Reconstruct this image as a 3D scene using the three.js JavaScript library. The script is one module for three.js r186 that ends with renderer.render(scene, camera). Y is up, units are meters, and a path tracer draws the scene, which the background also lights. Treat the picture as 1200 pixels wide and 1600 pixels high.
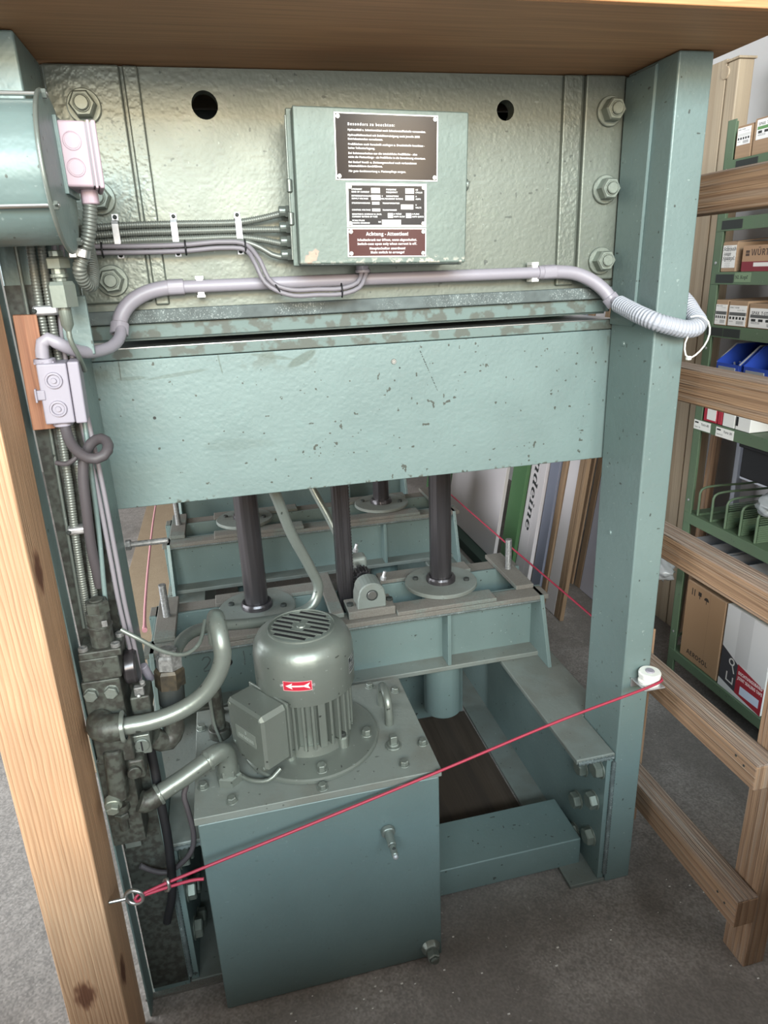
import * as THREE from 'three';
import { RoundedBoxGeometry } from 'three/addons/geometries/RoundedBoxGeometry.js';
import { RectAreaLightUniformsLib } from 'three/addons/lights/RectAreaLightUniformsLib.js';
import { mergeGeometries, toCreasedNormals } from 'three/addons/utils/BufferGeometryUtils.js';

// ---------- camera, sky, daylight, exposure ----------
const scene = new THREE.Scene();
const camera = new THREE.PerspectiveCamera(73.66, 1200 / 1600, 0.05, 200);
camera.position.set(0, 1.62, 0);
camera.rotation.set(-0.33978, -0.2227, -0.04132, 'YXZ');
scene.add(camera);

scene.background = new THREE.Color(0.78, 0.9, 1.0);        // overcast sky beyond the gates
scene.backgroundIntensity = 1.0;

RectAreaLightUniformsLib.init();
function daylight(x, y, z, w, h, tx, ty, tz, power, color) { // soft daylight entering by a gate opening
  const l = new THREE.RectAreaLight(color, power, w, h);
  l.position.set(x, y, z); l.lookAt(tx, ty, tz); scene.add(l); return l;
}
const clear = new THREE.Color(1.0, 0.97, 0.91), addedWarm = new THREE.Color(1.0, 0.78, 0.52), sky = new THREE.Color(0.78, 0.93, 1.0);
for (const [x, w] of [[-0.75, 3.2], [1.585, 0.63]]) {           // a wide and a narrow window behind the photographer
  daylight(x, 1.75, 3.28, w, 0.95, x, 1.75, 0, 8.0, clear);     // lower panes
  daylight(x, 2.56, 3.28, w, 0.65, x, 2.56, 0, 22.0, addedWarm);  // middle band, warm light added to tint the crosshead sheen
  daylight(x, 3.52, 3.28, w, 1.3, x, 3.52, 0, 31.0, sky);        // upper panes under the open sky
}
daylight(-4.28, 1.9, -2.3, 4.2, 2.8, 0, 1.9, -2.3, 11.0, new THREE.Color(0.93, 0.97, 1.0));  // gate in the left wall

const renderer = new THREE.WebGLRenderer({ antialias: true });
renderer.toneMapping = THREE.LinearToneMapping;
renderer.toneMappingExposure = 0.98;
renderer.shadowMap.enabled = true;

// ---------- helpers ----------
let seed = 12345;
const rnd = () => { seed = (seed * 1664525 + 1013904223) >>> 0; return seed / 4294967296; };
const V = (x, y, z) => new THREE.Vector3(x, y, z);
const usedNames = {};
function numbered(n) { const k = usedNames[n] || 0; usedNames[n] = k + 1; return k ? n + '_' + String(k).padStart(3, '0') : n; }
function thing(name, label, category, base = [0, 0, 0], group) {
  const o = new THREE.Group(); o.name = numbered(name); o.position.set(...base);
  o.userData = { label, category }; if (group) o.userData.group = group;
  scene.add(o); return o;
}
function structure(name) { const o = new THREE.Group(); o.name = name; o.userData = { kind: 'structure' }; scene.add(o); return o; }
function clean(g) {
  if (g.index) g = g.toNonIndexed();
  for (const k of Object.keys(g.attributes)) if (!['position', 'normal', 'uv'].includes(k)) g.deleteAttribute(k);
  g.morphAttributes = {};
  return g;
}
function metreUV(g, long) { // uv in metres, laid flat on the plane each face looks along; the grain runs along v
  const p = g.attributes.position, n = g.attributes.normal, uv = new Float32Array(p.count * 2);
  for (let t = 0; t < p.count; t += 3) {
    let nx = 0, ny = 0, nz = 0;
    for (let k = 0; k < 3; k++) { nx += n.getX(t + k); ny += n.getY(t + k); nz += n.getZ(t + k); }
    nx = Math.abs(nx); ny = Math.abs(ny); nz = Math.abs(nz);
    for (let k = 0; k < 3; k++) {
      const c = { x: p.getX(t + k), y: p.getY(t + k), z: p.getZ(t + k) };
      let a, b;
      if (nx >= ny && nx >= nz) { a = 'z'; b = 'y'; } else if (ny >= nz) { a = 'x'; b = 'z'; } else { a = 'x'; b = 'y'; }
      if (long === a) { const s = a; a = b; b = s; }
      uv[(t + k) * 2] = c[a]; uv[(t + k) * 2 + 1] = c[b];
    }
  }
  g.setAttribute('uv', new THREE.BufferAttribute(uv, 2));
  return g;
}
// a part: geometries in world metres merged into one mesh under its thing
function part(root, name, geoms, mat, o = {}) {
  geoms = (Array.isArray(geoms) ? geoms : [geoms]).map(clean);
  let g = geoms.length > 1 ? mergeGeometries(geoms) : geoms[0];
  if (!o.keepUV) metreUV(g, o.long);
  const base = new THREE.Vector3();
  let q = root; while (q && q !== scene) { base.add(q.position); q = q.parent; }
  g.translate(-base.x, -base.y, -base.z);
  const m = new THREE.Mesh(g, mat); m.name = name; m.castShadow = m.receiveShadow = true;
  if (o.label) m.userData.label = o.label;
  if (o.kind) m.userData.kind = o.kind;
  root.add(m); return m;
}
// a shared shape put at a place (world metres) and turned
function put(root, name, geom, mat, at, rot = [0, 0, 0]) {
  const base = new THREE.Vector3(); let q = root; while (q && q !== scene) { base.add(q.position); q = q.parent; }
  const m = new THREE.Mesh(geom, mat); m.name = name; m.position.set(at[0] - base.x, at[1] - base.y, at[2] - base.z);
  m.rotation.set(...rot); m.castShadow = m.receiveShadow = true; root.add(m); return m;
}
function solo(name, label, category, geoms, mat, o = {}) { // a thing that is one mesh
  geoms = (Array.isArray(geoms) ? geoms : [geoms]).map(clean);
  const g = geoms.length > 1 ? mergeGeometries(geoms) : geoms[0];
  if (!o.keepUV) metreUV(g, o.long);
  g.computeBoundingBox(); const b = g.boundingBox, c = [(b.min.x + b.max.x) / 2, b.min.y, (b.min.z + b.max.z) / 2];
  g.translate(-c[0], -c[1], -c[2]);
  const m = new THREE.Mesh(g, mat); m.name = numbered(name); m.position.set(...c); m.castShadow = m.receiveShadow = true;
  m.userData = { label, category }; if (o.group) m.userData.group = o.group; if (o.kind) m.userData.kind = o.kind;
  scene.add(m); return m;
}
function box(x0, x1, y0, y1, z0, z1, r = 0.002) {
  const w = Math.abs(x1 - x0), h = Math.abs(y1 - y0), d = Math.abs(z1 - z0);
  r = Math.min(r, w * 0.45, h * 0.45, d * 0.45);
  const g = r > 0 ? new RoundedBoxGeometry(w, h, d, 2, r) : new THREE.BoxGeometry(w, h, d);
  return clean(g.translate((x0 + x1) / 2, (y0 + y1) / 2, (z0 + z1) / 2));
}
function turned(g, cx, cy, cz, rx, ry, rz) { // turn a shape about a point
  if (Array.isArray(g)) g = mergeGeometries(g.map(clean));
  g.translate(-cx, -cy, -cz);
  g.applyMatrix4(new THREE.Matrix4().makeRotationFromEuler(new THREE.Euler(rx, ry, rz, 'YXZ')));
  return g.translate(cx, cy, cz);
}
function along(g, a, dir) { // y axis of a shape onto a direction, its origin to a point
  g.applyMatrix4(new THREE.Matrix4().makeRotationFromQuaternion(new THREE.Quaternion().setFromUnitVectors(V(0, 1, 0), dir.clone().normalize())));
  return g.translate(a.x, a.y, a.z);
}
function lathe(profile, a = V(0, 0, 0), dir = V(0, 1, 0), seg = 28, crease = 0.6) {
  let g = new THREE.LatheGeometry(profile.map(p => new THREE.Vector2(Math.max(p[0], 0.00001), p[1])), seg);
  g = toCreasedNormals(g, crease);
  return along(clean(g), a, dir);
}
function cyl(a, b, r, seg = 24, bev = 0.0015) {
  const d = b.clone().sub(a), h = d.length(); bev = Math.min(bev, r * 0.4, h * 0.4);
  return lathe([[0, 0], [r - bev, 0], [r, bev], [r, h - bev], [r - bev, h], [0, h]], a, d, seg);
}
const ring = (a, dir, r0, r1, h, seg = 24) => lathe([[r0, 0], [r1 - .001, 0], [r1, .001], [r1, h - .001], [r1 - .001, h], [r0, h], [r0, 0]], a, dir, seg);
function hexa(r, h, a = V(0, 0, 0), dir = V(0, 1, 0), spin = 0) {
  const g1 = new THREE.CylinderGeometry(r, r, h * 0.85, 6).toNonIndexed(), g2 = new THREE.CylinderGeometry(r * 0.86, r, h * 0.15, 6).toNonIndexed();
  g1.translate(0, h * 0.425, 0); g2.translate(0, h * 0.925, 0);
  const g = mergeGeometries([g1, g2].map(clean)); g.computeVertexNormals(); g.rotateY(spin);
  return along(g, a, dir);
}
// a tube through points; rf(t, metres) gives the radius
function sweep(pts, r, o = {}) {
  const curve = new THREE.CatmullRomCurve3(pts.map(p => Array.isArray(p) ? V(...p) : p), !!o.closed, 'centripetal');
  curve.arcLengthDivisions = 400;
  const len = curve.getLength(), n = o.n || Math.max(8, Math.round(len / (o.step || 0.012))), rad = o.rad || 12;
  const fr = curve.computeFrenetFrames(n, !!o.closed), pos = [], nor = [], idx = [];
  for (let i = 0; i <= n; i++) {
    const t = i / n, c = curve.getPointAt(t), rr = typeof r === 'function' ? r(t, t * len) : r;
    for (let j = 0; j <= rad; j++) {
      const a = j / rad * Math.PI * 2, d = fr.normals[i].clone().multiplyScalar(Math.cos(a)).addScaledVector(fr.binormals[i], Math.sin(a));
      pos.push(c.x + d.x * rr, c.y + d.y * rr, c.z + d.z * rr); nor.push(d.x, d.y, d.z);
    }
  }
  for (let i = 0; i < n; i++) for (let j = 0; j < rad; j++) { const a = i * (rad + 1) + j, b = a + rad + 1; idx.push(a, a + 1, b, b, a + 1, b + 1); }
  if (!o.closed) for (const i of [0, n]) {
    const c = curve.getPointAt(i / n), t = fr.tangents[i].clone().multiplyScalar(i ? 1 : -1), k = pos.length / 3;
    pos.push(c.x, c.y, c.z); nor.push(t.x, t.y, t.z);
    for (let j = 0; j <= rad; j++) { const q = (i * (rad + 1) + j) * 3; pos.push(pos[q], pos[q + 1], pos[q + 2]); nor.push(t.x, t.y, t.z); }
    for (let j = 0; j < rad; j++) i ? idx.push(k, k + 1 + j, k + 2 + j) : idx.push(k, k + 2 + j, k + 1 + j);
  }
  let g = new THREE.BufferGeometry();
  g.setAttribute('position', new THREE.Float32BufferAttribute(pos, 3));
  g.setAttribute('normal', new THREE.Float32BufferAttribute(nor, 3));
  g.setAttribute('uv', new THREE.Float32BufferAttribute(new Float32Array(pos.length / 3 * 2), 2));
  g.setIndex(idx);
  if (o.ridges) { g.computeVertexNormals(); }
  return clean(g);
}
// corrugated hose: square-ish ridges every pitch metres
const ridged = (pts, r, amp, pitch, rad = 14) => {
  const c = new THREE.CatmullRomCurve3(pts.map(p => V(...p)), false, 'centripetal'), len = c.getLength(), n = Math.round(len / pitch) * 4;
  return sweep(pts, (t) => r + amp * [0, 0.9, 1, 0.9][Math.round(t * n) % 4], { n, rad, ridges: true });
};
function prism(poly, depth, o = {}) { // polygon in xy (metres), extruded along +z
  const s = new THREE.Shape(poly.map(p => new THREE.Vector2(p[0], p[1])));
  for (const h of o.holes || []) { const q = new THREE.Path(); q.absarc(h[0], h[1], h[2], 0, Math.PI * 2, true); s.holes.push(q); }
  const b = o.bevel || 0;
  const g = new THREE.ExtrudeGeometry(s, { depth: depth - 2 * b, bevelEnabled: b > 0, bevelSize: b, bevelThickness: b, bevelOffset: -b, bevelSegments: 1, curveSegments: 20 });
  g.translate(0, 0, b);
  return clean(g);
}

// ---------- textures ----------
const hash = (x, y, s) => { let h = (x * 374761393 + y * 668265263 + s * 974634721) | 0; h = Math.imul(h ^ (h >>> 13), 1274126177); h ^= h >>> 16; return (h >>> 0) / 4294967296; };
const lattices = new Map();
function noise(u, v, n, s = 1, m = n) { // value noise that repeats every n by m cells
  const key = (n * 4096 + m) * 512 + s; let L = lattices.get(key);
  if (!L) { L = new Float32Array(n * m); for (let b = 0; b < m; b++) for (let a = 0; a < n; a++) L[b * n + a] = hash(a, b, s); lattices.set(key, L); }
  const x = u * n, y = v * m; let xi = Math.floor(x), yi = Math.floor(y);
  let fx = x - xi, fy = y - yi; fx = fx * fx * (3 - 2 * fx); fy = fy * fy * (3 - 2 * fy);
  xi = ((xi % n) + n) % n; yi = ((yi % m) + m) % m;
  const x1 = xi + 1 === n ? 0 : xi + 1, r0 = yi * n, r1 = (yi + 1 === m ? 0 : yi + 1) * n;
  return (L[r0 + xi] * (1 - fx) + L[r0 + x1] * fx) * (1 - fy) + (L[r1 + xi] * (1 - fx) + L[r1 + x1] * fx) * fy;
}
const fbm = (u, v, n, s, oct = 4, m = n) => { let a = 0.5, t = 0, k = 0; for (let i = 0; i < oct; i++) { t += a * noise(u, v, n << i, s + i, m << i); k += a; a *= 0.5; } return t / k; };
const mixc = (a, b, t) => [a[0] + (b[0] - a[0]) * t, a[1] + (b[1] - a[1]) * t, a[2] + (b[2] - a[2]) * t];
const step = (a, b, x) => { const t = Math.min(1, Math.max(0, (x - a) / (b - a))); return t * t * (3 - 2 * t); };
function tex(w, h, fn, srgb, repeat) {
  const d = new Uint8Array(w * h * 4);
  for (let j = 0; j < h; j++) for (let i = 0; i < w; i++) {
    let c = fn(i / w, j / h); if (typeof c === 'number') c = [c, c, c];
    const k = (j * w + i) * 4; for (let q = 0; q < 3; q++) d[k + q] = Math.max(0, Math.min(255, Math.round(c[q]))); d[k + 3] = 255;
  }
  const t = new THREE.DataTexture(d, w, h); t.wrapS = t.wrapT = THREE.RepeatWrapping; t.magFilter = THREE.LinearFilter; t.minFilter = THREE.LinearMipmapLinearFilter; t.generateMipmaps = true;
  if (srgb) t.colorSpace = THREE.SRGBColorSpace;
  if (repeat) t.repeat.set(repeat[0], repeat[1]);
  t.needsUpdate = true; return t;
}
function print(w, h, draw) { // flat print on a label, plate or carton
  const c = document.createElement('canvas'); c.width = w; c.height = h; const g = c.getContext('2d'); draw(g, w, h);
  const t = new THREE.CanvasTexture(c); t.colorSpace = THREE.SRGBColorSpace; return t;
}
const std = (o) => new THREE.MeshStandardMaterial(o);
const phys = (o) => new THREE.MeshPhysicalMaterial(o);

// press paint: brushed green enamel with specks where it has chipped
const peel = tex(1024, 1024, (u, v) => 255 * (0.55 * fbm(u, v, 90, 3, 2) + 0.3 * fbm(u, v, 24, 9, 2) + 0.15 * noise(u, v, 6, 4)), false, [1 / 0.55, 1 / 0.55]);
const gloss = tex(256, 256, (u, v) => 255 * (0.55 + 0.3 * fbm(u, v, 6, 21, 4)), false, [1 / 0.6, 1 / 0.6]);
function enamel(base, chips = 0.5, dirt = 0) {
  return tex(1024, 1024, (u, v) => {
    let c = base.map(x => x * (0.955 + 0.09 * fbm(u, v, 5, 31, 4)));
    const m = noise(u, v, 7, 77);
    c = mixc(c, [58, 62, 58], chips * step(0.895, 0.912, fbm(u, v, 70, 51, 2) + 0.04 * m));
    c = mixc(c, [176, 188, 182], chips * 0.6 * step(0.90, 0.915, fbm(u, v, 110, 151, 2)));
    if (dirt) c = mixc(c, [100, 95, 86], dirt * step(0.42, 0.72, fbm(u, v, 9, 61, 5)) * (0.7 + 0.3 * noise(u, v, 300, 5)));
    return c;
  }, true, [1 / 0.8, 1 / 0.8]);
}
const GREEN = [113, 131, 129];
const tPaint = enamel(GREEN, 0.75), tDusty = enamel([122, 129, 124], 0.5, 0.35), tDust = tex(512, 512, (u, v) => mixc(mixc([117, 114, 108], [112, 121, 116], step(0.45, 0.7, fbm(u, v, 6, 11, 5))), [92, 86, 78], 0.5 * noise(u, v, 200, 8)), true, [1 / 0.5, 1 / 0.5]);
const paintLook = { roughness: 0.62, roughnessMap: gloss, metalness: 0.15, bumpMap: peel, bumpScale: 0.0006 };
const M = {};
M.hammered = std({ map: enamel([112, 118, 109], 0.5), ...paintLook, metalness: 0.35, roughness: 0.57, bumpScale: 0.0006 }); // greyer coat on the crosshead
M.rough = M.hammered.clone(); M.rough.bumpScale = 0.0014;   // the same coat laid on thick
M.tank = std({ map: enamel([101, 118, 117], 0.2), ...paintLook });
M.paint = std({ map: tPaint, ...paintLook });
M.paintDusty = std({ map: tDusty, ...paintLook, roughness: 0.8 });
M.dust = std({ map: tDust, roughness: 0.9, bumpMap: peel, bumpScale: 0.0004 });
M.cabinet = std({ map: enamel([106, 118, 111], 0.6), ...paintLook, metalness: 0.2, roughness: 0.66 });
M.door = std({ map: tex(1024, 820, (u, v) => {
  let c = [106, 118, 111].map(x => x * (0.955 + 0.09 * fbm(u, v, 5, 31, 4)));
  const X = 0.16 + u * 0.335, Y = 1.625 + v * 0.27;
  c = mixc(c, [182, 176, 164], 0.85 * step(0.5, 0.6, fbm(u, v, 60, 81, 3, 48)) * step(1.648, 1.636, Y + 0.006 * noise(u, v, 9, 3)));   // chipped lower edge
  c = mixc(c, [176, 140, 124], 0.9 * step(0.010, 0.007, Math.hypot((X - 0.186) * 0.75 - (Y - 1.648) * 0.35, (Y - 1.648) * 0.8) + 0.005 * (noise(u, v, 50, 13) - 0.5)));   // bare patch in the corner
  c = mixc(c, [84, 92, 88], 0.5 * step(0.84, 0.87, fbm(u, v, 80, 91, 2)));
  return c; }, true, [1 / 0.335, 1 / 0.27]), ...paintLook, metalness: 0.2, roughness: 0.66 });
M.door.map.offset.set(-0.16 / 0.335 + 1, -1.625 / 0.27 + 7);
M.silver = std({ map: enamel([124, 131, 125], 0.8), roughness: 0.5, metalness: 0.5, roughnessMap: gloss, bumpMap: peel, bumpScale: 0.0003 }); // greyer coat on motor and pipes
M.worn = std({ map: tex(1024, 256, (u, v) => mixc([92, 101, 100], [158, 166, 164], step(0.6, 0.85, fbm(u, v, 330, 15, 2, 84)) * step(0.3, 0.7, fbm(u, v, 12, 6, 2, 3))).map(x => x * (0.8 + 0.35 * fbm(u, v, 30, 7, 2, 8))), true, [1 / 0.6, 1 / 0.15]), roughness: 0.7, bumpMap: peel, bumpScale: 0.001 });
M.edge = std({ map: tex(1024, 128, (u, v) => mixc([104, 121, 117], [84, 86, 78], 0.8 * step(0.46, 0.66, fbm(u, v, 40, 45, 4, 6))), true, [1 / 0.7, 1 / 0.1]), roughness: 0.6, bumpMap: peel, bumpScale: 0.0005 });
M.nut = std({ map: enamel([130, 137, 128], 0.4), roughness: 0.42, metalness: 0.5, bumpMap: peel, bumpScale: 0.0002 });
M.steel = std({ color: 0xb9b9b6, metalness: 0.95, roughness: 0.32 });
M.studs = std({ map: tex(128, 128, (u, v) => { const k = 96 + 60 * fbm(u, v, 12, 5, 3); return [k, k, k * 0.99]; }, true, [20, 20]), metalness: 0.5, roughness: 0.5 });
M.zinc = std({ map: tex(256, 256, (u, v) => { const k = 175 + 50 * fbm(u, v, 9, 5, 3); return [k, k, k * 1.01]; }, true, [1 / 0.1, 1 / 0.1]), metalness: 0.8, roughness: 0.4 });
M.ram = std({ map: tex(512, 256, (u, v) => { const k = 62 + 22 * fbm(u, v, 12, 8, 3, 3); return [k, k * 0.96, k * 0.99]; }, true, [1 / 0.12, 1 / 0.6]), metalness: 0.6, roughness: 0.28 });
M.black = std({ color: 0x17171a, roughness: 0.6 });
M.dark = std({ color: 0x2c302e, roughness: 0.7 });
M.rubber = std({ color: 0x4a4548, roughness: 0.55 });
M.cable = std({ color: 0x7d787e, roughness: 0.5 });
M.flex = std({ color: 0x7d817b, metalness: 0.5, roughness: 0.45 });
M.pvc = std({ color: 0x96919a, roughness: 0.42 });
M.hose = std({ color: 0xa4a7b0, roughness: 0.4 });
M.whitePlastic = std({ color: 0xe6e6e0, roughness: 0.4 });
M.boxPink = std({ color: 0xb8a2ac, roughness: 0.5 });
M.boxGrey = std({ color: 0x938e99, roughness: 0.5 });
M.rope = std({ map: tex(64, 64, (u, v) => mixc([146, 36, 54], [176, 62, 86], 0.5 + 0.5 * Math.sin((u + v) * 50)), true, [60, 60]), roughness: 0.5 });
M.ropePale = std({ color: 0xd89aa2, roughness: 0.6 });
M.red = std({ color: 0xa82a3c, roughness: 0.45 });
M.brass = std({ map: tex(128, 128, (u, v) => mixc([88, 78, 62], [50, 47, 42], fbm(u, v, 8, 4, 3)), true, [12, 12]), metalness: 0.4, roughness: 0.5 });
M.grimy = std({ map: tex(512, 512, (u, v) => mixc([72, 76, 70], [52, 51, 47], step(0.3, 0.75, fbm(u, v, 40, 14, 4))), true, [1 / 0.35, 1 / 0.35]), roughness: 0.5, metalness: 0.15, bumpMap: peel, bumpScale: 0.0004 });  // grime colour; on the left upright's plate it also stands for shade

// timber: long growth rings, pores and the odd knot
function timber(light, dark, o = {}) {
  const rings = o.rings || 9;
  return tex(512, 1024, (u, v) => {
    const w = u + 0.10 * (fbm(u, v, 2, 3 + (o.s || 0), 3, 2) - 0.5) + 0.02 * noise(u, v, 6, 9, 20);
    const q = w * rings + 1.5 * noise(u, v, 2, 17 + (o.s || 0), 1), f = q - Math.floor(q);
    let c = mixc(light, dark, 0.85 * Math.pow(f, 2.2) * (1 - step(0.9, 1, f)));
    c = c.map(x => x * (0.93 + 0.14 * noise(u, v, 220, 5, 14)));
    c = c.map(x => x * (0.92 + 0.16 * fbm(u, v, 3, 23, 3, 5)));
    if (o.weather) c = mixc(c, [150, 138, 128], o.weather * step(0.45, 0.75, fbm(u, v, 24, 33, 4, 6)));
    for (const [ku, kv, kr] of o.knots || []) { const d = Math.hypot((u - ku) * 1.0, (v - kv) * 4) / kr + 0.5 * (noise(u, v, 40, 71, 60) - 0.5); if (d < 1.3) c = mixc([104, 66, 46], c, step(0.5, 1.3, d)); }
    return c;
  }, true, [1 / (o.w || 0.12), 1 / (o.l || 0.9)]);
}
const grainBump = tex(256, 512, (u, v) => 255 * (0.6 * noise(u, v, 64, 5, 8) + 0.4 * fbm(u, v, 12, 6, 3, 4)), false, [1 / 0.12, 1 / 0.9]);
M.pine = std({ map: timber([192, 156, 124], [160, 116, 84], { rings: 15, knots: [[0.62, 0.31, 0.16]] }), roughness: 0.65, bumpMap: grainBump, bumpScale: 0.0012 });
M.pineFine = std({ map: timber([214, 160, 112], [178, 116, 74], { rings: 13, s: 5, w: 0.3 }), roughness: 0.6 });
M.redWood = std({ map: timber([158, 112, 86], [134, 88, 66], { rings: 12, s: 45, w: 0.2 }), roughness: 0.7 });
M.oldWood = std({ map: timber([152, 121, 94], [108, 80, 60], { rings: 5, weather: 0.35, s: 9, w: 0.1 }), roughness: 0.85, bumpMap: grainBump, bumpScale: 0.002 });
M.oldTop = std({ map: timber([150, 128, 112], [92, 76, 66], { rings: 9, weather: 0.8, s: 19, w: 0.1 }), roughness: 0.9, bumpMap: grainBump, bumpScale: 0.004 });
M.ply = std({ map: timber([176, 134, 98], [158, 116, 84], { rings: 3, s: 29, w: 0.9, l: 2 }), roughness: 0.6 });
M.brownBoard = std({ map: timber([66, 54, 44], [52, 43, 36], { rings: 4, s: 39, w: 0.6, l: 2, weather: 0.1 }), roughness: 0.75 });
M.concrete = std({ map: tex(1024, 1024, (u, v) => {
  let k = 140 + 24 * (fbm(u, v, 5, 2, 5) - 0.5) + 40 * (noise(u, v, 400, 3) - 0.5) + 20 * (fbm(u, v, 60, 8, 2) - 0.5);
  let c = [k * 1.0, k * 0.955, k * 0.925];
  c = mixc(c, [104, 98, 93], 0.5 * step(0.5, 0.68, fbm(u, v, 4, 41, 5)));
  c = mixc(c, [176, 170, 164], 0.7 * step(0.88, 0.91, fbm(u, v, 150, 90, 2)));
  return c; }, true, [1 / 1.7, 1 / 1.7]), roughness: 0.75, bumpMap: peel, bumpScale: 0.0012 });
M.hall = std({ color: 0x85827d, roughness: 0.9 });
M.roof = std({ color: 0x5e564e, roughness: 0.9 });
M.chipboard = std({ map: tex(512, 512, (u, v) => mixc([168, 148, 124], [138, 118, 96], 0.6 * noise(u, v, 160, 5) + 0.4 * fbm(u, v, 6, 8, 4)), true, [1 / 0.5, 1 / 0.5]), roughness: 0.75 });
M.wall = std({ map: tex(256, 256, (u, v) => { const k = 178 + 14 * (fbm(u, v, 8, 3, 4) - 0.5); return [k, k * 0.985, k * 0.98]; }, true, [1, 1]), roughness: 0.9 });
M.cream = std({ map: timber([164, 148, 126], [148, 130, 108], { rings: 3, s: 12, w: 0.3, l: 2 }), roughness: 0.6 });
M.shelf = std({ map: enamel([88, 108, 84], 0.5, 0.15), roughness: 0.55 });
M.carton = std({ map: tex(256, 256, (u, v) => { const k = 0.94 + 0.06 * noise(u, v, 3, 4, 90) + 0.06 * (fbm(u, v, 6, 5, 3) - 0.5); return [160 * k, 132 * k, 106 * k]; }, true, [1 / 0.3, 1 / 0.3]), roughness: 0.85 });
M.blueBin = std({ color: 0x2c49a8, roughness: 0.4 });
M.greyBin = std({ color: 0x8d9096, roughness: 0.6 });
M.paper = std({ color: 0xe2e0dc, roughness: 0.8 });
M.film = phys({ color: 0xdfe3e6, roughness: 0.25, transmission: 0.7, thickness: 0 });
const printed = (t, o = {}) => std({ map: t, roughness: 0.6, ...o });

// ---------- the hall ----------
function wallPart(name, pieces) { const s = structure(name); pieces.forEach(p => part(s, 'wall_panel', box(...p, 0), name === 'wall_right' ? M.wall : M.hall)); return s; }
{
  const f = structure('floor'); part(f, 'floor_slab', box(-4.5, 2.15, -0.2, 0, -6.6, 3.5, 0), M.concrete);
  const c = structure('ceiling'); part(c, 'ceiling_slab', box(-4.5, 2.35, 4.4, 4.6, -6.6, 3.5, 0), M.roof);
  wallPart('wall_right', [[2.15, 2.35, -0.2, 4.4, -6.6, 3.5]]);
  wallPart('wall_back', [[-4.5, 2.35, -0.2, 4.4, -6.8, -6.6]]);
  wallPart('wall_front', [[-4.5, -2.35, -0.2, 4.4, 3.3, 3.5], [0.85, 1.27, -0.2, 4.4, 3.3, 3.5], [1.9, 2.15, -0.2, 4.4, 3.3, 3.5], ...[[-2.35, 0.85], [1.27, 1.9]].flatMap(([a, b]) => [[a, b, 4.18, 4.4, 3.3, 3.5], [a, b, -0.2, 1.25, 3.3, 3.5], [a, b, 2.22, 2.26, 3.3, 3.36], [a, b, 2.88, 2.92, 3.3, 3.36]])]);
  wallPart('wall_left', [[-4.5, -4.3, -0.2, 0.5, -6.6, 3.5], [-4.5, -4.3, 3.3, 4.4, -6.6, 3.5], [-4.5, -4.3, 0.5, 3.3, -6.6, -4.4], [-4.5, -4.3, 0.5, 3.3, -0.2, 3.5]]);
}

// ---------- shared bolts ----------
const UP = V(0, 1, 0), PX = V(1, 0, 0), NX = V(-1, 0, 0), PZ = V(0, 0, 1), NZ = V(0, 0, -1);
const gBigNut = mergeGeometries([ // pointing along +z: washer, nut, stud end
  cyl(V(0, 0, 0), V(0, 0, 0.007), 0.0285, 28), hexa(0.0225, 0.024, V(0, 0, 0.007), PZ, 0.3),
  ring(V(0, 0, 0.031), PZ, 0.0125, 0.0145, 0.0012), cyl(V(0, 0, 0.02), V(0, 0, 0.037), 0.0118, 20)]);
const gHexBolt = mergeGeometries([hexa(0.0125, 0.0105, V(0, 0, 0), PZ, 0.2), cyl(V(0, 0, -0.002), V(0, 0, 0.001), 0.0135)]);
const gLidBolt = mergeGeometries([cyl(V(0, 0, 0), V(0, 0.0025, 0), 0.0125, 20), hexa(0.0095, 0.010, V(0, 0.0025, 0), UP, 0.4)]);
const gRailBolt = mergeGeometries([cyl(V(0, 0, 0), V(-0.004, 0, 0), 0.027, 24), hexa(0.023, 0.019, V(-0.003, 0, 0), NX, 0.5)]);
const gScrew = mergeGeometries([cyl(V(0, 0, 0), V(0, 0, 0.0018), 0.0042, 14, 0.0008), box(-0.003, 0.003, -0.0005, 0.0005, 0.0015, 0.0022, 0)]);

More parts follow.
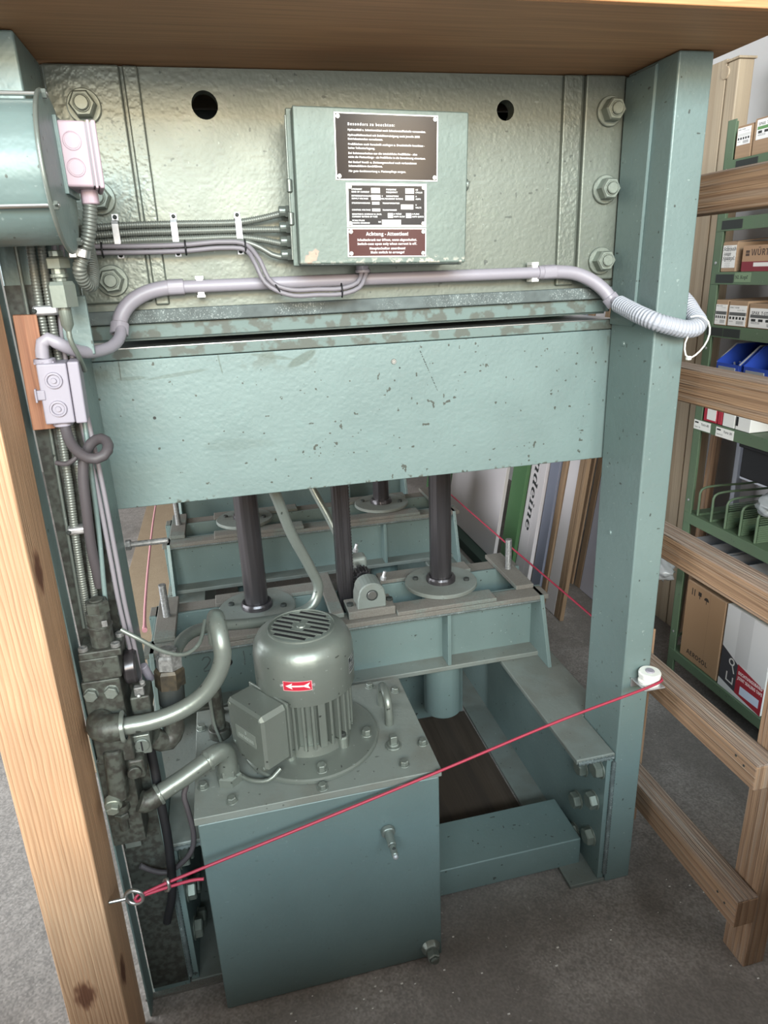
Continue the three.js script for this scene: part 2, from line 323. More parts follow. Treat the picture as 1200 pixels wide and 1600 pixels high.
// ---------- the press frame ----------
const ZC = -1.275, ZB = -1.44, CX = 0.316;
{
  const p = thing('hydraulic_press', 'green painted steel press frame with two tall uprights, bolted top plate and floor rails', 'press', [CX, 0, -2.4]);
  // uprights: channel with its web towards the middle
  const up = (s, z0, z1) => { // s: 1 right, -1 left
    const xi = CX + s * 0.556, xo = xi + s * (s > 0 ? 0.073 : 0.086);
    return [box(xi, xi + s * 0.012, 0, 1.968, z0, z1, 0.003), box(xi, xo, 0, 1.968, z0 - 0.014, z0, 0.004), box(xi, xo, 0, 1.968, z1, z1 + 0.014, 0.004)];
  };
  part(p, 'upright', [box(0.872, 0.945, 0, 1.9745, ZB, ZC, 0.004)], M.paint, { long: 'y' });
  part(p, 'upright', [box(-0.326, -0.24, 0, 1.9745, ZB, ZC, 0.004)], M.paint, { long: 'y' });
  for (const s of [1, -1]) part(p, 'rear_upright', up(s, -4.15, -4.0), M.paint);
  // edge plate of the crosshead lying on the right upright's web
  part(p, 'web_plate', prism([[-1.438, 1.485], [-1.352, 1.485], [-1.346, 1.492], [-1.336, 1.968], [-1.438, 1.968]], 0.007, { bevel: 0.002 }).rotateY(-Math.PI / 2).translate(0.873, 0, 0), M.paint);
  // crosshead plate with its two lifting holes
  part(p, 'crosshead_plate', prism([[-0.30, 1.565], [0.93, 1.565], [0.93, 1.9745], [-0.30, 1.9745]], 0.03, { holes: [[0.0265, 1.916, 0.0235], [0.613, 1.912, 0.0185]] }).translate(0, 0, -1.486), M.hammered);
  part(p, 'crosshead_rear_plate', box(-0.24, 0.872, 1.545, 1.974, -1.80, -1.785, 0.001), M.paint);
  for (const x of [-0.2, 0.84]) part(p, 'crosshead_rib', box(x, x + 0.012, 1.545, 1.974, -1.784, -1.4865, 0), M.paint);
  for (const [a, b, y0] of [[-0.108, -0.082, 1.573], [0.735, 0.777, 1.573]]) part(p, 'strip', box(a, b, y0, 1.9745, -1.457, -1.447, 0.0035), M.rough, { long: 'y' });
  for (const [a, b, y0] of [[-0.238, -0.113, 1.58], [0.782, 0.871, 1.582]]) part(p, 'end_plate', box(a, b, y0, 1.9745, -1.457, -1.444, 0.004), a < 0 ? M.rough : M.hammered, { long: 'y' });
  for (const x of [-0.179, 0.836]) for (const y of [1.909, 1.763, 1.621]) put(p, 'big_nut', gBigNut, M.nut, [x, y, -1.444], [0, 0, x * 3 + y * 7]);
  // ledges under the crosshead
  part(p, 'lower_ledge', box(-0.24, 0.872, 1.541, 1.566, -1.48, -1.437, 0.003), M.worn);
  part(p, 'upper_platen', box(-0.24, 0.872, 1.512, 1.540, -1.56, -1.450, 0.002), M.edge);
  part(p, 'platen_underside', box(-0.238, 0.868, 1.507, 1.512, -3.7, -1.466, 0.001), M.paint);
  part(p, 'rear_crosshead', box(-0.24, 0.872, 1.5, 1.97, -4.15, -4.08, 0.003), M.paint);
  // floor rails: wide channels the uprights are bolted to
  for (const s of [1, -1]) {
    const X = (d) => CX + s * (s < 0 && d < 0.47 ? 0.478 : d);
    part(p, 'rail_flange', [prism(s > 0 ? [[X(0.448), 1.28], [X(0.555), 1.28], [X(0.555), 1.442], [X(0.625), 1.442], [X(0.625), 4.1], [X(0.448), 4.1]] : [[X(0.625), 1.442], [X(0.555), 1.442], [X(0.555), 1.28], [X(0.448), 1.28], [X(0.448), 4.1], [X(0.625), 4.1]], 0.014, { bevel: 0.002 }).rotateX(-Math.PI / 2).translate(0, 0.4155, 0)], M.paintDusty);
    part(p, 'rail_web', box(X(0.535), X(0.552), 0.012, 0.417, -4.1, -1.281, 0.001), M.paint);
    part(p, 'rail_foot', box(X(0.452), X(0.555), 0, 0.012, -4.1, -1.277, 0.002), M.paintDusty);
    part(p, 'rail_weld', sweep([[X(0.553), 0.03, -1.278], [X(0.553), 0.2, -1.278], [X(0.553), 0.405, -1.278]], (t, m) => 0.006 + 0.0012 * Math.sin(m * 700), { step: 0.003, rad: 8 }), M.worn);
    part(p, 'rail_end_weld', sweep([[X(0.452), 0.418, -1.279], [X(0.553), 0.418, -1.279]], (t, m) => 0.005 + 0.0015 * Math.sin(m * 600), { step: 0.003, rad: 8 }), M.worn);
    for (const [z, y] of [[-1.309, 0.362], [-1.388, 0.304], [-1.323, 0.247], [-1.403, 0.178], [-1.325, 0.122], [-1.407, 0.06]]) {
      const m = put(p, 'rail_bolt', gRailBolt, M.nut, [X(0.535), y, z], [z * 9 + y * 3, 0, 0]); if (s < 0) m.rotation.y = Math.PI;
    }
  }
  part(p, 'floor_crossbar', box(0.374, 0.832, 0.008, 0.098, -1.505, -1.344, 0.004), M.paint);
  part(p, 'shaded_grime_plate', box(-0.325, -0.243, 0.02, 1.62, -1.2765, -1.2747, 0), M.grimy, { label: 'added oil-grimed plate with painted shade behind the valves and conduits' });  // added overlay: oil grime plus the post's shade put into its dark colour
  part(p, 'base_plate', box(-0.345, -0.16, 0, 0.008, -1.45, -1.262, 0.001), M.dust);
  part(p, 'anchor_stud', [cyl(V(-0.24, 1.087, -1.452), V(-0.152, 1.087, -1.452), 0.0065, 14), hexa(0.0115, 0.011, V(-0.24, 1.087, -1.452), PX)], M.studs);
  for (const [y, z] of [[1.446, -1.385], [1.0, -1.38]]) part(p, 'web_rivet', lathe([[0, 0], [0.006, 0], [0.0048, 0.003], [0, 0.004]], V(0.872, y, z), NX, 16), M.paint);
  part(p, 'edge_strip', box(-0.3315, -0.3275, 0, 1.974, ZC, -1.222, 0.0015), M.paint, { long: 'y' });
  // filler strip along the left upright's inner edge
  part(p, 'filler_strip', sweep([[-0.2425, 0.99, -1.275], [-0.2425, 1.2, -1.2745], [-0.2425, 1.45, -1.275], [-0.2425, 1.6, -1.275]], (t, m) => 0.0045 + 0.0014 * Math.sin(m * 310) * Math.sin(m * 47), { step: 0.006, rad: 8 }), M.worn);
}
solo('chipboard_sheet', 'large beige chipboard sheet lying on the floor left of the press', 'board', box(-0.66, -0.335, 0.0, 0.012, -5.4, -2.15, 0.001), M.chipboard, { long: 'z' });
solo('plywood_sheet', 'dark brown plywood sheet lying on the floor inside the press frame', 'board', box(-0.12, 0.762, 0, 0.006, -2.11, -1.52, 0), M.brownBoard, { long: 'z' });

// ---------- moving platen ----------
{
  const p = thing('press_platen', 'wide pale green moving platen with chipped lower edge carried on the two rams', 'press platen', [CX, 1.17, -2.4]);
  const t = tex(2048, 576, (u, v) => {
    let c = GREEN.map(x => (x + 3) * (0.96 + 0.08 * fbm(u, v, 10, 31, 4, 3)));
    const X = u * 1.108 - 0.24, Y = v * 0.303 + 1.17;
    c = mixc(c, [70, 74, 68], step(0.80, 0.825, fbm(u, v, 90, 51, 3, 25)) * 0.9);
    c = mixc(c, [74, 76, 68], step(0.62, 0.72, fbm(u, v, 120, 61, 2, 30)) * step(0.014, 0.0, Y - 1.17 + 0.006 * noise(u, v, 40, 3)) * step(0.35, 0.6, noise(u, v, 14, 5)));
    c = mixc(c, [92, 100, 92], 0.55 * step(0.56, 0.7, fbm(u, v, 26, 71, 4, 7)) * step(1.42, 1.465, Y) * step(0.34, 0.1, X));   // grease smears by the top edge
    const blot = (x, y, a, b, t, k) => { const dx = (X - x) * Math.cos(t) + (Y - y) * Math.sin(t), dy = (Y - y) * Math.cos(t) - (X - x) * Math.sin(t); c = mixc(c, [88, 100, 92], k * step(1.15, 0.75, Math.hypot(dx / a, dy / b) + 0.5 * (fbm(u, v, 50, 83, 3, 14) - 0.5))); };
    blot(0.165, 1.452, 0.035, 0.009, 0.45, 0.7); blot(0.10, 1.462, 0.05, 0.004, -0.18, 0.5); blot(-0.09, 1.438, 0.06, 0.004, 0.1, 0.4); blot(-0.175, 1.437, 0.03, 0.004, 0, 0.45); blot(0.02, 1.285, 0.075, 0.012, -0.05, 0.14);
    const d = Math.abs((X - 0.44) * 0.92 + (Y - 1.41) * 0.4), q = (Y - 1.41) * 0.92 - (X - 0.44) * 0.4;
    c = mixc(c, [40, 44, 40], step(0.0018, 0.0008, d + 0.0012 * noise(u, v, 300, 6)) * step(0.052, 0.045, Math.abs(q)) * step(0.35, 0.5, noise(u, v, 160, 9)));   // long scratch
    for (const [hx, hy, hr] of [[-0.142, 1.355, 0.0035], [0.375, 1.42, 0.002]]) c = mixc(c, [38, 42, 40], step(hr, hr * 0.8, Math.hypot(X - hx, Y - hy)));
    c = mixc(c, [76, 84, 78], 0.8 * step(0.0016, 0.0006, Math.abs(X + 0.2 - 0.012 * noise(0.2, v, 6, 4))) * step(1.43, 1.44, Y));
    c = mixc(c, [90, 104, 96], 0.7 * step(0.002, 0.0008, Math.abs(X - 0.005 + 0.01 * noise(0.7, v, 6, 8))) * step(1.43, 1.44, Y));
    return c;
  }, true, [1 / 1.108, 1 / 0.303]);
  t.offset.set(0.24 / 1.108, -1.17 / 0.303 + 4);
  part(p, 'front_plate', box(-0.262, 0.894, 1.17, 1.4725, -1.475, -1.446, 0.002), std({ map: t, ...paintLook }));
  part(p, 'top_plate', box(-0.26, 0.89, 1.474, 1.494, -3.7, -1.444, 0.002), M.edge);
  part(p, 'bare_edge', box(-0.258, 0.888, 1.4935, 1.4965, -1.62, -1.4455, 0.0008), M.steel);
  part(p, 'rear_plate', box(-0.262, 0.894, 1.17, 1.4725, -3.69, -3.66, 0.002), M.paint);
  for (const x of [-0.25, 0.12, 0.5, 0.87]) part(p, 'stiffener', box(x, x + 0.014, 1.19, 1.474, -3.66, -1.475, 0), M.paint);
  part(p, 'rivet', [ring(V(0.3625, 1.4345, -1.446), PZ, 0.0035, 0.006, 0.002, 18), cyl(V(0.3625, 1.4345, -1.446), V(0.3625, 1.4345, -1.4445), 0.003, 14)], M.steel);
}

// ---------- cylinder beds: three cross members between the floor rails ----------
const cast = (x, y, z) => [x, y, z];
function cylinderBed(z, label) {
  const p = thing('cylinder_bed', label, 'machine bed', [CX, 0.43, z - 0.15], 'cross members under the press');
  const x0 = -0.30, x1 = 0.918;
  for (const f of [1, -1]) {                                    // front and rear channel, flanges outwards
    const zf = f > 0 ? z : z - 0.30, zi = zf - f * 0.068;
    part(p, 'web', box(x0, x1, 0.43, 0.645, zi - 0.006, zi + 0.006, 0.001), M.paint);
    part(p, 'top_flange', box(x0, x1, 0.629, 0.645, zf, zi, 0.003), M.dust);
    part(p, 'bottom_flange', box(x0, x1, 0.43, 0.446, zf, zi, 0.003), M.paintDusty);
    part(p, 'weld_bead', sweep([[x0 + 0.02, 0.628, zf + f * .0005], [CX, 0.628, zf + f * .0005], [x1 - 0.03, 0.628, zf + f * .0005]], (t, m) => 0.0035 + 0.0008 * Math.sin(m * 900), { step: 0.004, rad: 6 }), M.worn);
    for (const x of [0.04, 0.592]) part(p, 'stiffener', box(x - 0.006, x + 0.006, 0.445, 0.63, zf - f * 0.004, zi, 0.002), M.paint);
    for (const x of [[-0.22, 0.255], [0.245 + 0.185, 0.745]]) part(p, 'seat_plate', box(x[0] + (x[0] < 0 ? 0.12 : 0), x[1], 0.645, 0.658, zf - f * 0.002, zi, 0.003), M.dust);
  }
  for (const s of [1, -1]) {                                    // sloping end plates standing on the rails
    const x = s > 0 ? x1 - 0.03 : x0 + 0.018;
    part(p, 'end_plate', prism([[z + 0.075, 0.43], [z + 0.002, 0.645], [z - 0.302, 0.645], [z - 0.375, 0.43]].map(q => [-q[0], q[1]]), 0.012, { bevel: 0.001 }).rotateY(Math.PI / 2).translate(x, 0, 0), M.paint);
  }
  const bars = [[0.862, 0.03], [-0.243, -0.005]];
  for (const [x, k] of bars) {
    part(p, 'clamp_bar', box(x - 0.03, x + 0.03, 0.645, 0.66, z - 0.325, z - 0.055, 0.003), M.dust);
    part(p, 'stud', sweep([[x, 0.655, z - 0.19], [x, 0.7, z - 0.19], [x, 0.765, z - 0.19]], (t, m) => 0.0105 + 0.0008 * Math.sin(m * 3800), { step: 0.0006, rad: 14, ridges: true }), M.studs);
  }
  return p;
}
const bedMarks = (p) => part(p, 'weld_marks', [sweep([[-0.15, 0.565, -1.826], [-0.138, 0.577, -1.826], [-0.126, 0.567, -1.826], [-0.135, 0.548, -1.826], [-0.152, 0.53, -1.826], [-0.138, 0.527, -1.826], [-0.124, 0.532, -1.826]], 0.0018, { rad: 6 }), ...[-0.098, -0.03].map(x => sweep([[x, 0.53, -1.826], [x + 0.001, 0.55, -1.826], [x, 0.575, -1.826]], 0.0018, { rad: 6 }))], M.worn);
const frontBed = cylinderBed(-1.765, 'front green cross member on the floor rails, directly behind the electric motor');
bedMarks(frontBed); part(frontBed, 'apron_plate', box(-0.125, 0.758, 0.004, 0.4295, -2.13, -2.116, 0.001), M.paint);
cylinderBed(-2.6, 'second green cross member on the floor rails, behind the two front rams');
cylinderBed(-3.43, 'rearmost green cross member, only a strip showing under the platen');

// ---------- hydraulic cylinders ----------
function cylinder(x, z, label) {
  const p = thing('hydraulic_cylinder', label, 'hydraulic ram', [x, 0.15, z], 'hydraulic rams lifting the platen');
  part(p, 'rod', lathe([[0, 0.60], [0.0345, 0.60], [0.0345, 1.18], [0, 1.18]], V(x, 0, z), UP, 40), M.ram, { long: 'y' });
  part(p, 'gland_ring', lathe([[0.036, 0.66], [0.047, 0.66], [0.047, 0.684], [0.043, 0.690], [0.036, 0.690]], V(x, 0, z), UP, 40), M.ram);
  part(p, 'flange', lathe([[0.036, 0.6585], [0.113, 0.6585], [0.116, 0.661], [0.116, 0.669], [0.113, 0.672], [0.036, 0.672]], V(x, 0, z), UP, 56), M.paintDusty);
  part(p, 'barrel', lathe([[0, 0.18], [0.055, 0.18], [0.062, 0.187], [0.062, 0.658], [0, 0.658]], V(x, 0, z), UP, 40), M.paint);
  for (const a of [-1.2, 1.9]) part(p, 'flange_screw', cyl(V(x + 0.082 * Math.sin(a), 0.67, z - 0.082 * Math.cos(a)), V(x + 0.082 * Math.sin(a), 0.68, z - 0.082 * Math.cos(a)), 0.009, 12), M.dark);
}
cylinder(0.612, -1.915, 'front right ram with dark oily rod in the front cross member');
cylinder(0.026, -1.915, 'front left ram with dark oily rod in the front cross member');
cylinder(0.612, -2.75, 'rear right ram with short piece of rod showing, standing in the second cross member');
cylinder(0.026, -2.75, 'rear left ram half hidden behind the front left rod');

// ---------- rack bar, pinion bearing ----------
{
  const r = thing('rack_bar', 'dark upright toothed rack bar between the front rams', 'rack', [0.306, 0.62, -1.93]);
  part(r, 'bar', box(0.279, 0.327, 0.55, 1.18, -1.955, -1.912, 0.004), M.ram, { long: 'y' });
  part(r, 'groove_rib', [box(0.2875, 0.294, 0.55, 1.18, -1.915, -1.9085, 0.002), box(0.303, 0.319, 0.55, 1.18, -1.915, -1.9085, 0.002)], M.ram, { long: 'y' });
  const teeth = []; for (let y = 0.68; y < 1.17; y += 0.0095) teeth.push(prism([[0, 0], [0.0032, 0.0025], [0.0032, 0.0045], [0, 0.007]], 0.036).translate(0.327, y, -1.952));
  part(r, 'teeth', teeth, M.ram);
  const b = thing('pinion_bearing', 'dusty green bearing block with shaft end and toothed pinion beside the rack bar', 'bearing', [0.36, 0.658, -1.84]);
  part(b, 'foot', box(0.285, 0.428, 0.6455, 0.672, -1.875, -1.785, 0.003), M.dust);
  const prof = [[0.315, 0.67], [0.402, 0.67], [0.402, 0.705]]; for (let k = 0; k <= 12; k++) { const a = k / 12 * Math.PI; prof.push([0.36 + 0.04 * Math.cos(a), 0.715 + 0.036 * Math.sin(a)]); } prof.push([0.316, 0.7]);
  part(b, 'housing', prism(prof, 0.075, { bevel: 0.003 }).translate(0, 0, -1.87), M.paintDusty);
  part(b, 'shaft', cyl(V(0.36, 0.713, -2.06), V(0.36, 0.713, -1.7925), 0.014, 24), M.steel);
  part(b, 'shaft_ring', ring(V(0.36, 0.713, -1.795), PZ, 0.0145, 0.0175, 0.0015), M.dark);
  const gear = []; for (let k = 0; k < 16; k++) { const a = k / 16 * Math.PI * 2; const t = prism([[-0.004, 0], [0.004, 0], [0.002, 0.006], [-0.002, 0.006]], 0.045); t.translate(0, 0.0225, 0).rotateZ(a).translate(0.36, 0.713, -1.96); gear.push(t); }
  part(b, 'pinion', [cyl(V(0.36, 0.713, -1.96), V(0.36, 0.713, -1.915), 0.0235, 28), ...gear], M.ram);
  part(b, 'collar', cyl(V(0.36, 0.713, -1.915), V(0.36, 0.713, -1.87), 0.022, 24), M.black);
  for (const [x, y, z] of [[0.402, 0.745, -1.83], [0.352, 0.775, -2.0]]) part(b, 'grease_nipple', [hexa(0.009, 0.012, V(x, y - 0.004, z), V(0.3, 1, 0)), cyl(V(x + 0.002, y + 0.006, z), V(x + 0.008, y + 0.024, z), 0.005, 12)], M.zinc);
  for (const x of [0.298, 0.42]) part(b, 'bearing_bolt', hexa(0.011, 0.009, V(x, 0.671, -1.83), UP), M.dark);
  part(b, 'rear_housing', box(0.325, 0.395, 0.65, 0.74, -2.075, -2.02, 0.012), M.paintDusty);
  solo('spacer_bar', 'flat dusty bar lying across the front cross member, left of the rack bar', 'bar', box(0.232, 0.272, 0.6585, 0.674, -2.09, -1.785, 0.003), M.dust);
}
solo('oil_pipe', 'bare pale oil pipe rising steeply to the platen in front of the second cross member', 'pipe', sweep([[-0.165, 0.878, -1.27], [-0.161, 0.888, -1.29], [-0.154, 0.889, -1.34], [-0.134, 0.872, -1.42], [-0.091, 0.84, -1.5], [0.013, 0.802, -1.56], [0.113, 0.788, -1.6], [0.165, 0.80, -1.62], [0.184, 0.841, -1.63], [0.164, 0.909, -1.62], [0.124, 1.013, -1.6], [0.093, 1.125, -1.58], [0.078, 1.169, -1.57]], 0.0135, { rad: 16 }), M.silver);
solo('oil_pipe', 'thinner far oil pipe slanting behind the rack bar', 'pipe', sweep([[0.20, 1.15, -2.3], [0.252, 0.945, -2.24], [0.30, 0.83, -2.2], [0.33, 0.74, -2.17], [0.34, 0.60, -2.16]], 0.0125, { rad: 14 }), M.silver);

// ---------- oil tank ----------
{
  const p = thing('oil_tank', 'square green oil tank standing on the floor with bolted lid', 'oil tank', [0.108, 0, -1.375]);
  part(p, 'tank_body', box(-0.155, 0.371, 0.004, 0.548, -1.563, -1.19, 0.004), M.tank);
  part(p, 'lid', box(-0.16, 0.376, 0.551, 0.5695, -1.567, -1.186, 0.002), M.paintDusty);
  part(p, 'gasket', box(-0.154, 0.37, 0.547, 0.552, -1.561, -1.193, 0), M.worn);
  for (const [x, z] of [[0.36, -1.282], [0.30, -1.224], [0.352, -1.505], [0.29, -1.545], [0.111, -1.2025], [-0.081, -1.216], [-0.141, -1.277], [-0.147, -1.49], [-0.10, -1.545]]) put(p, 'lid_bolt', gLidBolt, M.silver, [x, 0.5695, z], [0, x * 30, 0]);
  part(p, 'filler_plug', [cyl(V(0.292, 0.5695, -1.292), V(0.292, 0.575, -1.292), 0.019, 28), cyl(V(0.292, 0.575, -1.292), V(0.292, 0.581, -1.292), 0.014), box(0.284, 0.30, 0.578, 0.601, -1.30, -1.284, 0.002)], M.silver);
  part(p, 'lifting_handle', sweep([[0.303, 0.56, -1.376], [0.303, 0.60, -1.376], [0.303, 0.632, -1.388], [0.303, 0.642, -1.418], [0.303, 0.632, -1.448], [0.303, 0.60, -1.46], [0.303, 0.56, -1.46]], 0.0105, { rad: 14 }), M.silver);
  const gx = 0.247, gy = 0.432;
  part(p, 'level_fitting', [cyl(V(gx, gy, -1.19), V(gx, gy - 0.002, -1.178), 0.016), cyl(V(gx, gy, -1.18), V(gx, gy - 0.004, -1.145), 0.0095), cyl(V(gx, gy - 0.004, -1.145), V(gx, gy - 0.006, -1.118), 0.0075)], M.silver);
  part(p, 'level_bore', cyl(V(gx, gy + 0.0035, -1.132), V(gx, gy + 0.0025, -1.128), 0.0035), M.dark);
  part(p, 'level_tip', lathe([[0, 0], [0.006, 0], [0.006, 0.004], [0.003, 0.007], [0, 0.008]], V(gx, gy - 0.006, -1.118), PZ, 16), M.zinc);
  part(p, 'drain_plug', [lathe([[0, 0], [0.024, 0], [0.022, 0.006], [0.017, 0.013], [0.017, 0.016], [0, 0.016]], V(0.342, 0.036, -1.19), PZ, 28), hexa(0.0155, 0.02, V(0.342, 0.035, -1.176), PZ), cyl(V(0.342, 0.035, -1.157), V(0.342, 0.034, -1.150), 0.010)], M.silver);
}

// ---------- electric motor ----------
{
  const mx = 0.110, mz = -1.378, y0 = 0.57;
  const p = thing('electric_motor', 'green upright electric motor with ribbed body and slotted fan cover on the tank lid', 'motor', [mx, y0, mz]);
  const L = (prof, seg = 64, cr = 0.5) => lathe(prof, V(mx, 0, mz), UP, seg, cr);
  part(p, 'flange', L([[0, y0], [0.158, y0], [0.161, y0 + 0.003], [0.161, y0 + 0.009], [0.157, y0 + 0.012], [0.118, y0 + 0.016], [0.1, y0 + 0.02], [0, y0 + 0.02]]), M.silver);
  part(p, 'end_shield', L([[0.0, y0 + 0.015], [0.097, y0 + 0.015], [0.094, y0 + 0.03], [0.09, y0 + 0.045], [0, y0 + 0.045]]), M.silver);
  part(p, 'stator_body', L([[0, y0 + 0.045], [0.086, y0 + 0.045], [0.086, 0.745], [0, 0.745]]), M.silver);
  for (let k = 0; k < 30; k++) {
    const a = k / 30 * Math.PI * 2, broad = k % 8 === 1;
    if (a > 4.7 && a < 5.85) continue;                          // the terminal box sits here
    const w = broad ? 0.0085 : 0.0034;
    const g = box(-w, w, y0 + 0.043, 0.742, 0.082, broad ? 0.1005 : 0.104, 0.0018); g.rotateY(a); g.translate(mx, 0, mz);
    part(p, 'cooling_fin', g, M.silver);
  }
  part(p, 'fan_cover', L([[0.101, 0.735], [0.112, 0.735], [0.113, 0.738], [0.1135, 0.82], [0.110, 0.842], [0.101, 0.859], [0.088, 0.868], [0.077, 0.871], [0.0765, 0.874], [0.074, 0.876], [0.0735, 0.873], [0.0, 0.873], [0, 0.869], [0.07, 0.869], [0.1, 0.85], [0.108, 0.82], [0.108, 0.738]], 72, 0.7), M.silver);
  const slots = [[-0.056, -0.034, 0.034], [-0.038, -0.052, 0.05], [-0.02, -0.062, -0.012], [-0.02, 0.006, 0.06], [-0.002, -0.066, -0.024], [-0.002, 0.022, 0.066], [0.016, -0.063, -0.016], [0.016, 0.014, 0.062], [0.034, -0.054, 0.052], [0.052, -0.04, 0.038]];
  for (const [o, a, b] of slots) {                               // grille slots, sunk dark openings with raised rims
    const g = box(a, b, 0.8726, 0.8736, o - 0.0056, o + 0.0056, 0.0004); g.rotateY(-0.62); g.translate(mx, 0, mz); part(p, 'grille_slot', g, M.black);
    const rim = [box(a - 0.001, b + 0.001, 0.8726, 0.8752, o + 0.0056, o + 0.0086, 0.0008), box(a - 0.001, b + 0.001, 0.8726, 0.8752, o - 0.0086, o - 0.0056, 0.0008)];
    for (const r of rim) { r.rotateY(-0.62); r.translate(mx, 0, mz); } part(p, 'grille_bar', rim, M.silver);
  }
  part(p, 'hub_disc', L([[0, 0.873], [0.011, 0.873], [0.010, 0.8755], [0.007, 0.875], [0, 0.8758]], 24), M.silver);
  for (const a of [0.05, 1.25, 2.75, -1.9]) {                    // flange lugs and bolts
    const bx = mx + 0.135 * Math.sin(a), bz = mz + 0.135 * Math.cos(a);
    put(p, 'flange_bolt', gLidBolt, M.silver, [bx, y0 + 0.013, bz], [0, a, 0]).scale.set(1.15, 1.3, 1.15);
  }
  for (const a of [0.75, -0.6, 2.2]) { const lx = mx + 0.098 * Math.sin(a), lz = mz + 0.098 * Math.cos(a); part(p, 'shield_lug', [cyl(V(lx, y0 + 0.012, lz), V(lx, y0 + 0.046, lz), 0.0125, 18, 0.003)], M.silver); part(p, 'lug_screw', cyl(V(lx, y0 + 0.045, lz), V(lx, y0 + 0.054, lz), 0.008, 14), M.dark); }
  // bent plates riveted on the fan cover
  const curved = (a0, a1, ya, yb, r) => {
    const n = 12, pos = [], uv = [], idx = [];
    for (let i = 0; i <= n; i++) { const a = a0 + (a1 - a0) * i / n; for (const [y, v] of [[ya, 0], [yb, 1]]) { pos.push(mx + r * Math.sin(a), y, mz + r * Math.cos(a)); uv.push(i / n, v); } }
    for (let i = 0; i < n; i++) idx.push(i * 2, i * 2 + 2, i * 2 + 1, i * 2 + 2, i * 2 + 3, i * 2 + 1);
    const g = new THREE.BufferGeometry(); g.setAttribute('position', new THREE.Float32BufferAttribute(pos, 3)); g.setAttribute('uv', new THREE.Float32BufferAttribute(uv, 2)); g.setIndex(idx); g.computeVertexNormals(); return clean(g);
  };
  part(p, 'arrow_plate', curved(-0.53, 0.03, 0.778, 0.802, 0.1143), printed(print(256, 96, (g, w, h) => {
    g.fillStyle = '#b3293b'; g.fillRect(0, 0, w, h); g.fillStyle = '#d9d6d2'; g.strokeStyle = '#d9d6d2'; g.lineWidth = 3; g.strokeRect(3, 3, w - 6, h - 6);
    g.fillRect(70, 40, 130, 15); g.beginPath(); g.moveTo(22, 48); g.lineTo(86, 18); g.lineTo(72, 48); g.lineTo(86, 78); g.fill();
    g.beginPath(); g.moveTo(186, 40); g.lineTo(240, 16); g.lineTo(222, 48); g.lineTo(240, 80); g.lineTo(186, 56); g.fill(); }), { roughness: 0.35 }), { keepUV: true, label: 'red plate with a pale direction arrow' });
  part(p, 'name_plate', curved(0.93, 1.33, 0.772, 0.812, 0.1143), printed(print(256, 160, (g, w, h) => {
    g.fillStyle = '#2a2d30'; g.fillRect(0, 0, w, h); g.strokeStyle = '#c9cdcc'; g.lineWidth = 6; g.strokeRect(4, 4, w - 8, h - 8); g.fillStyle = '#c9cdcc'; g.font = 'bold 30px sans-serif'; g.fillText('SIEMENS', 60, 40);
    g.lineWidth = 3; for (let y = 56; y < 150; y += 24) { g.strokeRect(18, y, 110, 18); g.strokeRect(134, y, 104, 18); } g.font = '16px sans-serif'; g.fillText('3~ MOT', 24, 71); g.fillText('380 V', 140, 71); g.fillText('1410/min', 24, 95); g.fillText('50 Hz', 140, 95); }), { roughness: 0.35, metalness: 0.3 }), { keepUV: true });
  for (const a of [-0.56, 0.06]) part(p, 'plate_rivet', lathe([[0, 0], [0.004, 0], [0.003, 0.002], [0, 0.003]], V(mx + 0.114 * Math.sin(a), 0.79, mz + 0.114 * Math.cos(a)), V(Math.sin(a), 0, Math.cos(a)), 12), M.zinc);
  // terminal box, standing out to the front left with a wedge-shaped cover
  const ta = -0.98, dirT = [Math.sin(ta), Math.cos(ta)];
  const tb = (g) => { g.rotateY(ta); return g.translate(mx, 0, mz); };
  part(p, 'terminal_base', tb(prism([[-0.05, 0.616], [0.05, 0.616], [0.05, 0.742], [-0.05, 0.742]], 0.034, { bevel: 0.004 }).translate(0, 0, 0.075)), M.silver);
  const cover = part(p, 'terminal_cover', tb(prism([[-0.062, 0.64], [-0.036, 0.608], [0.044, 0.604], [0.062, 0.62], [0.064, 0.742], [0.056, 0.752], [-0.056, 0.752], [-0.064, 0.742]], 0.068, { bevel: 0.006 }).translate(0, 0, 0.108)), M.silver);
  part(p, 'terminal_seam', tb(prism([[-0.065, 0.636], [-0.038, 0.603], [0.047, 0.6], [0.066, 0.616], [0.067, 0.755], [-0.067, 0.755]], 0.005, { bevel: 0.001 }).translate(0, 0, 0.106)), M.silver);
  for (const [x, y] of [[-0.05, 0.642], [0.05, 0.62], [-0.052, 0.74], [0.052, 0.74]]) part(p, 'cover_screw', tb(cyl(V(x, y, 0.172), V(x, y, 0.178), 0.005, 12)), M.silver);
  part(p, 'cover_lettering', tb(new THREE.BoxGeometry(0.07, 0.032, 0.0006).translate(-0.002, 0.678, 0.1763)), printed(print(256, 128, (g, w, h) => { g.fillStyle = '#6d746e'; g.fillRect(0, 0, w, h); g.fillStyle = '#9fa8a2'; g.textAlign = 'center'; g.font = 'bold 40px sans-serif'; g.fillText('S', w / 2, 44); g.font = 'bold 44px serif'; g.fillText('SIEMENS', w / 2, 100); })), { keepUV: true });
}

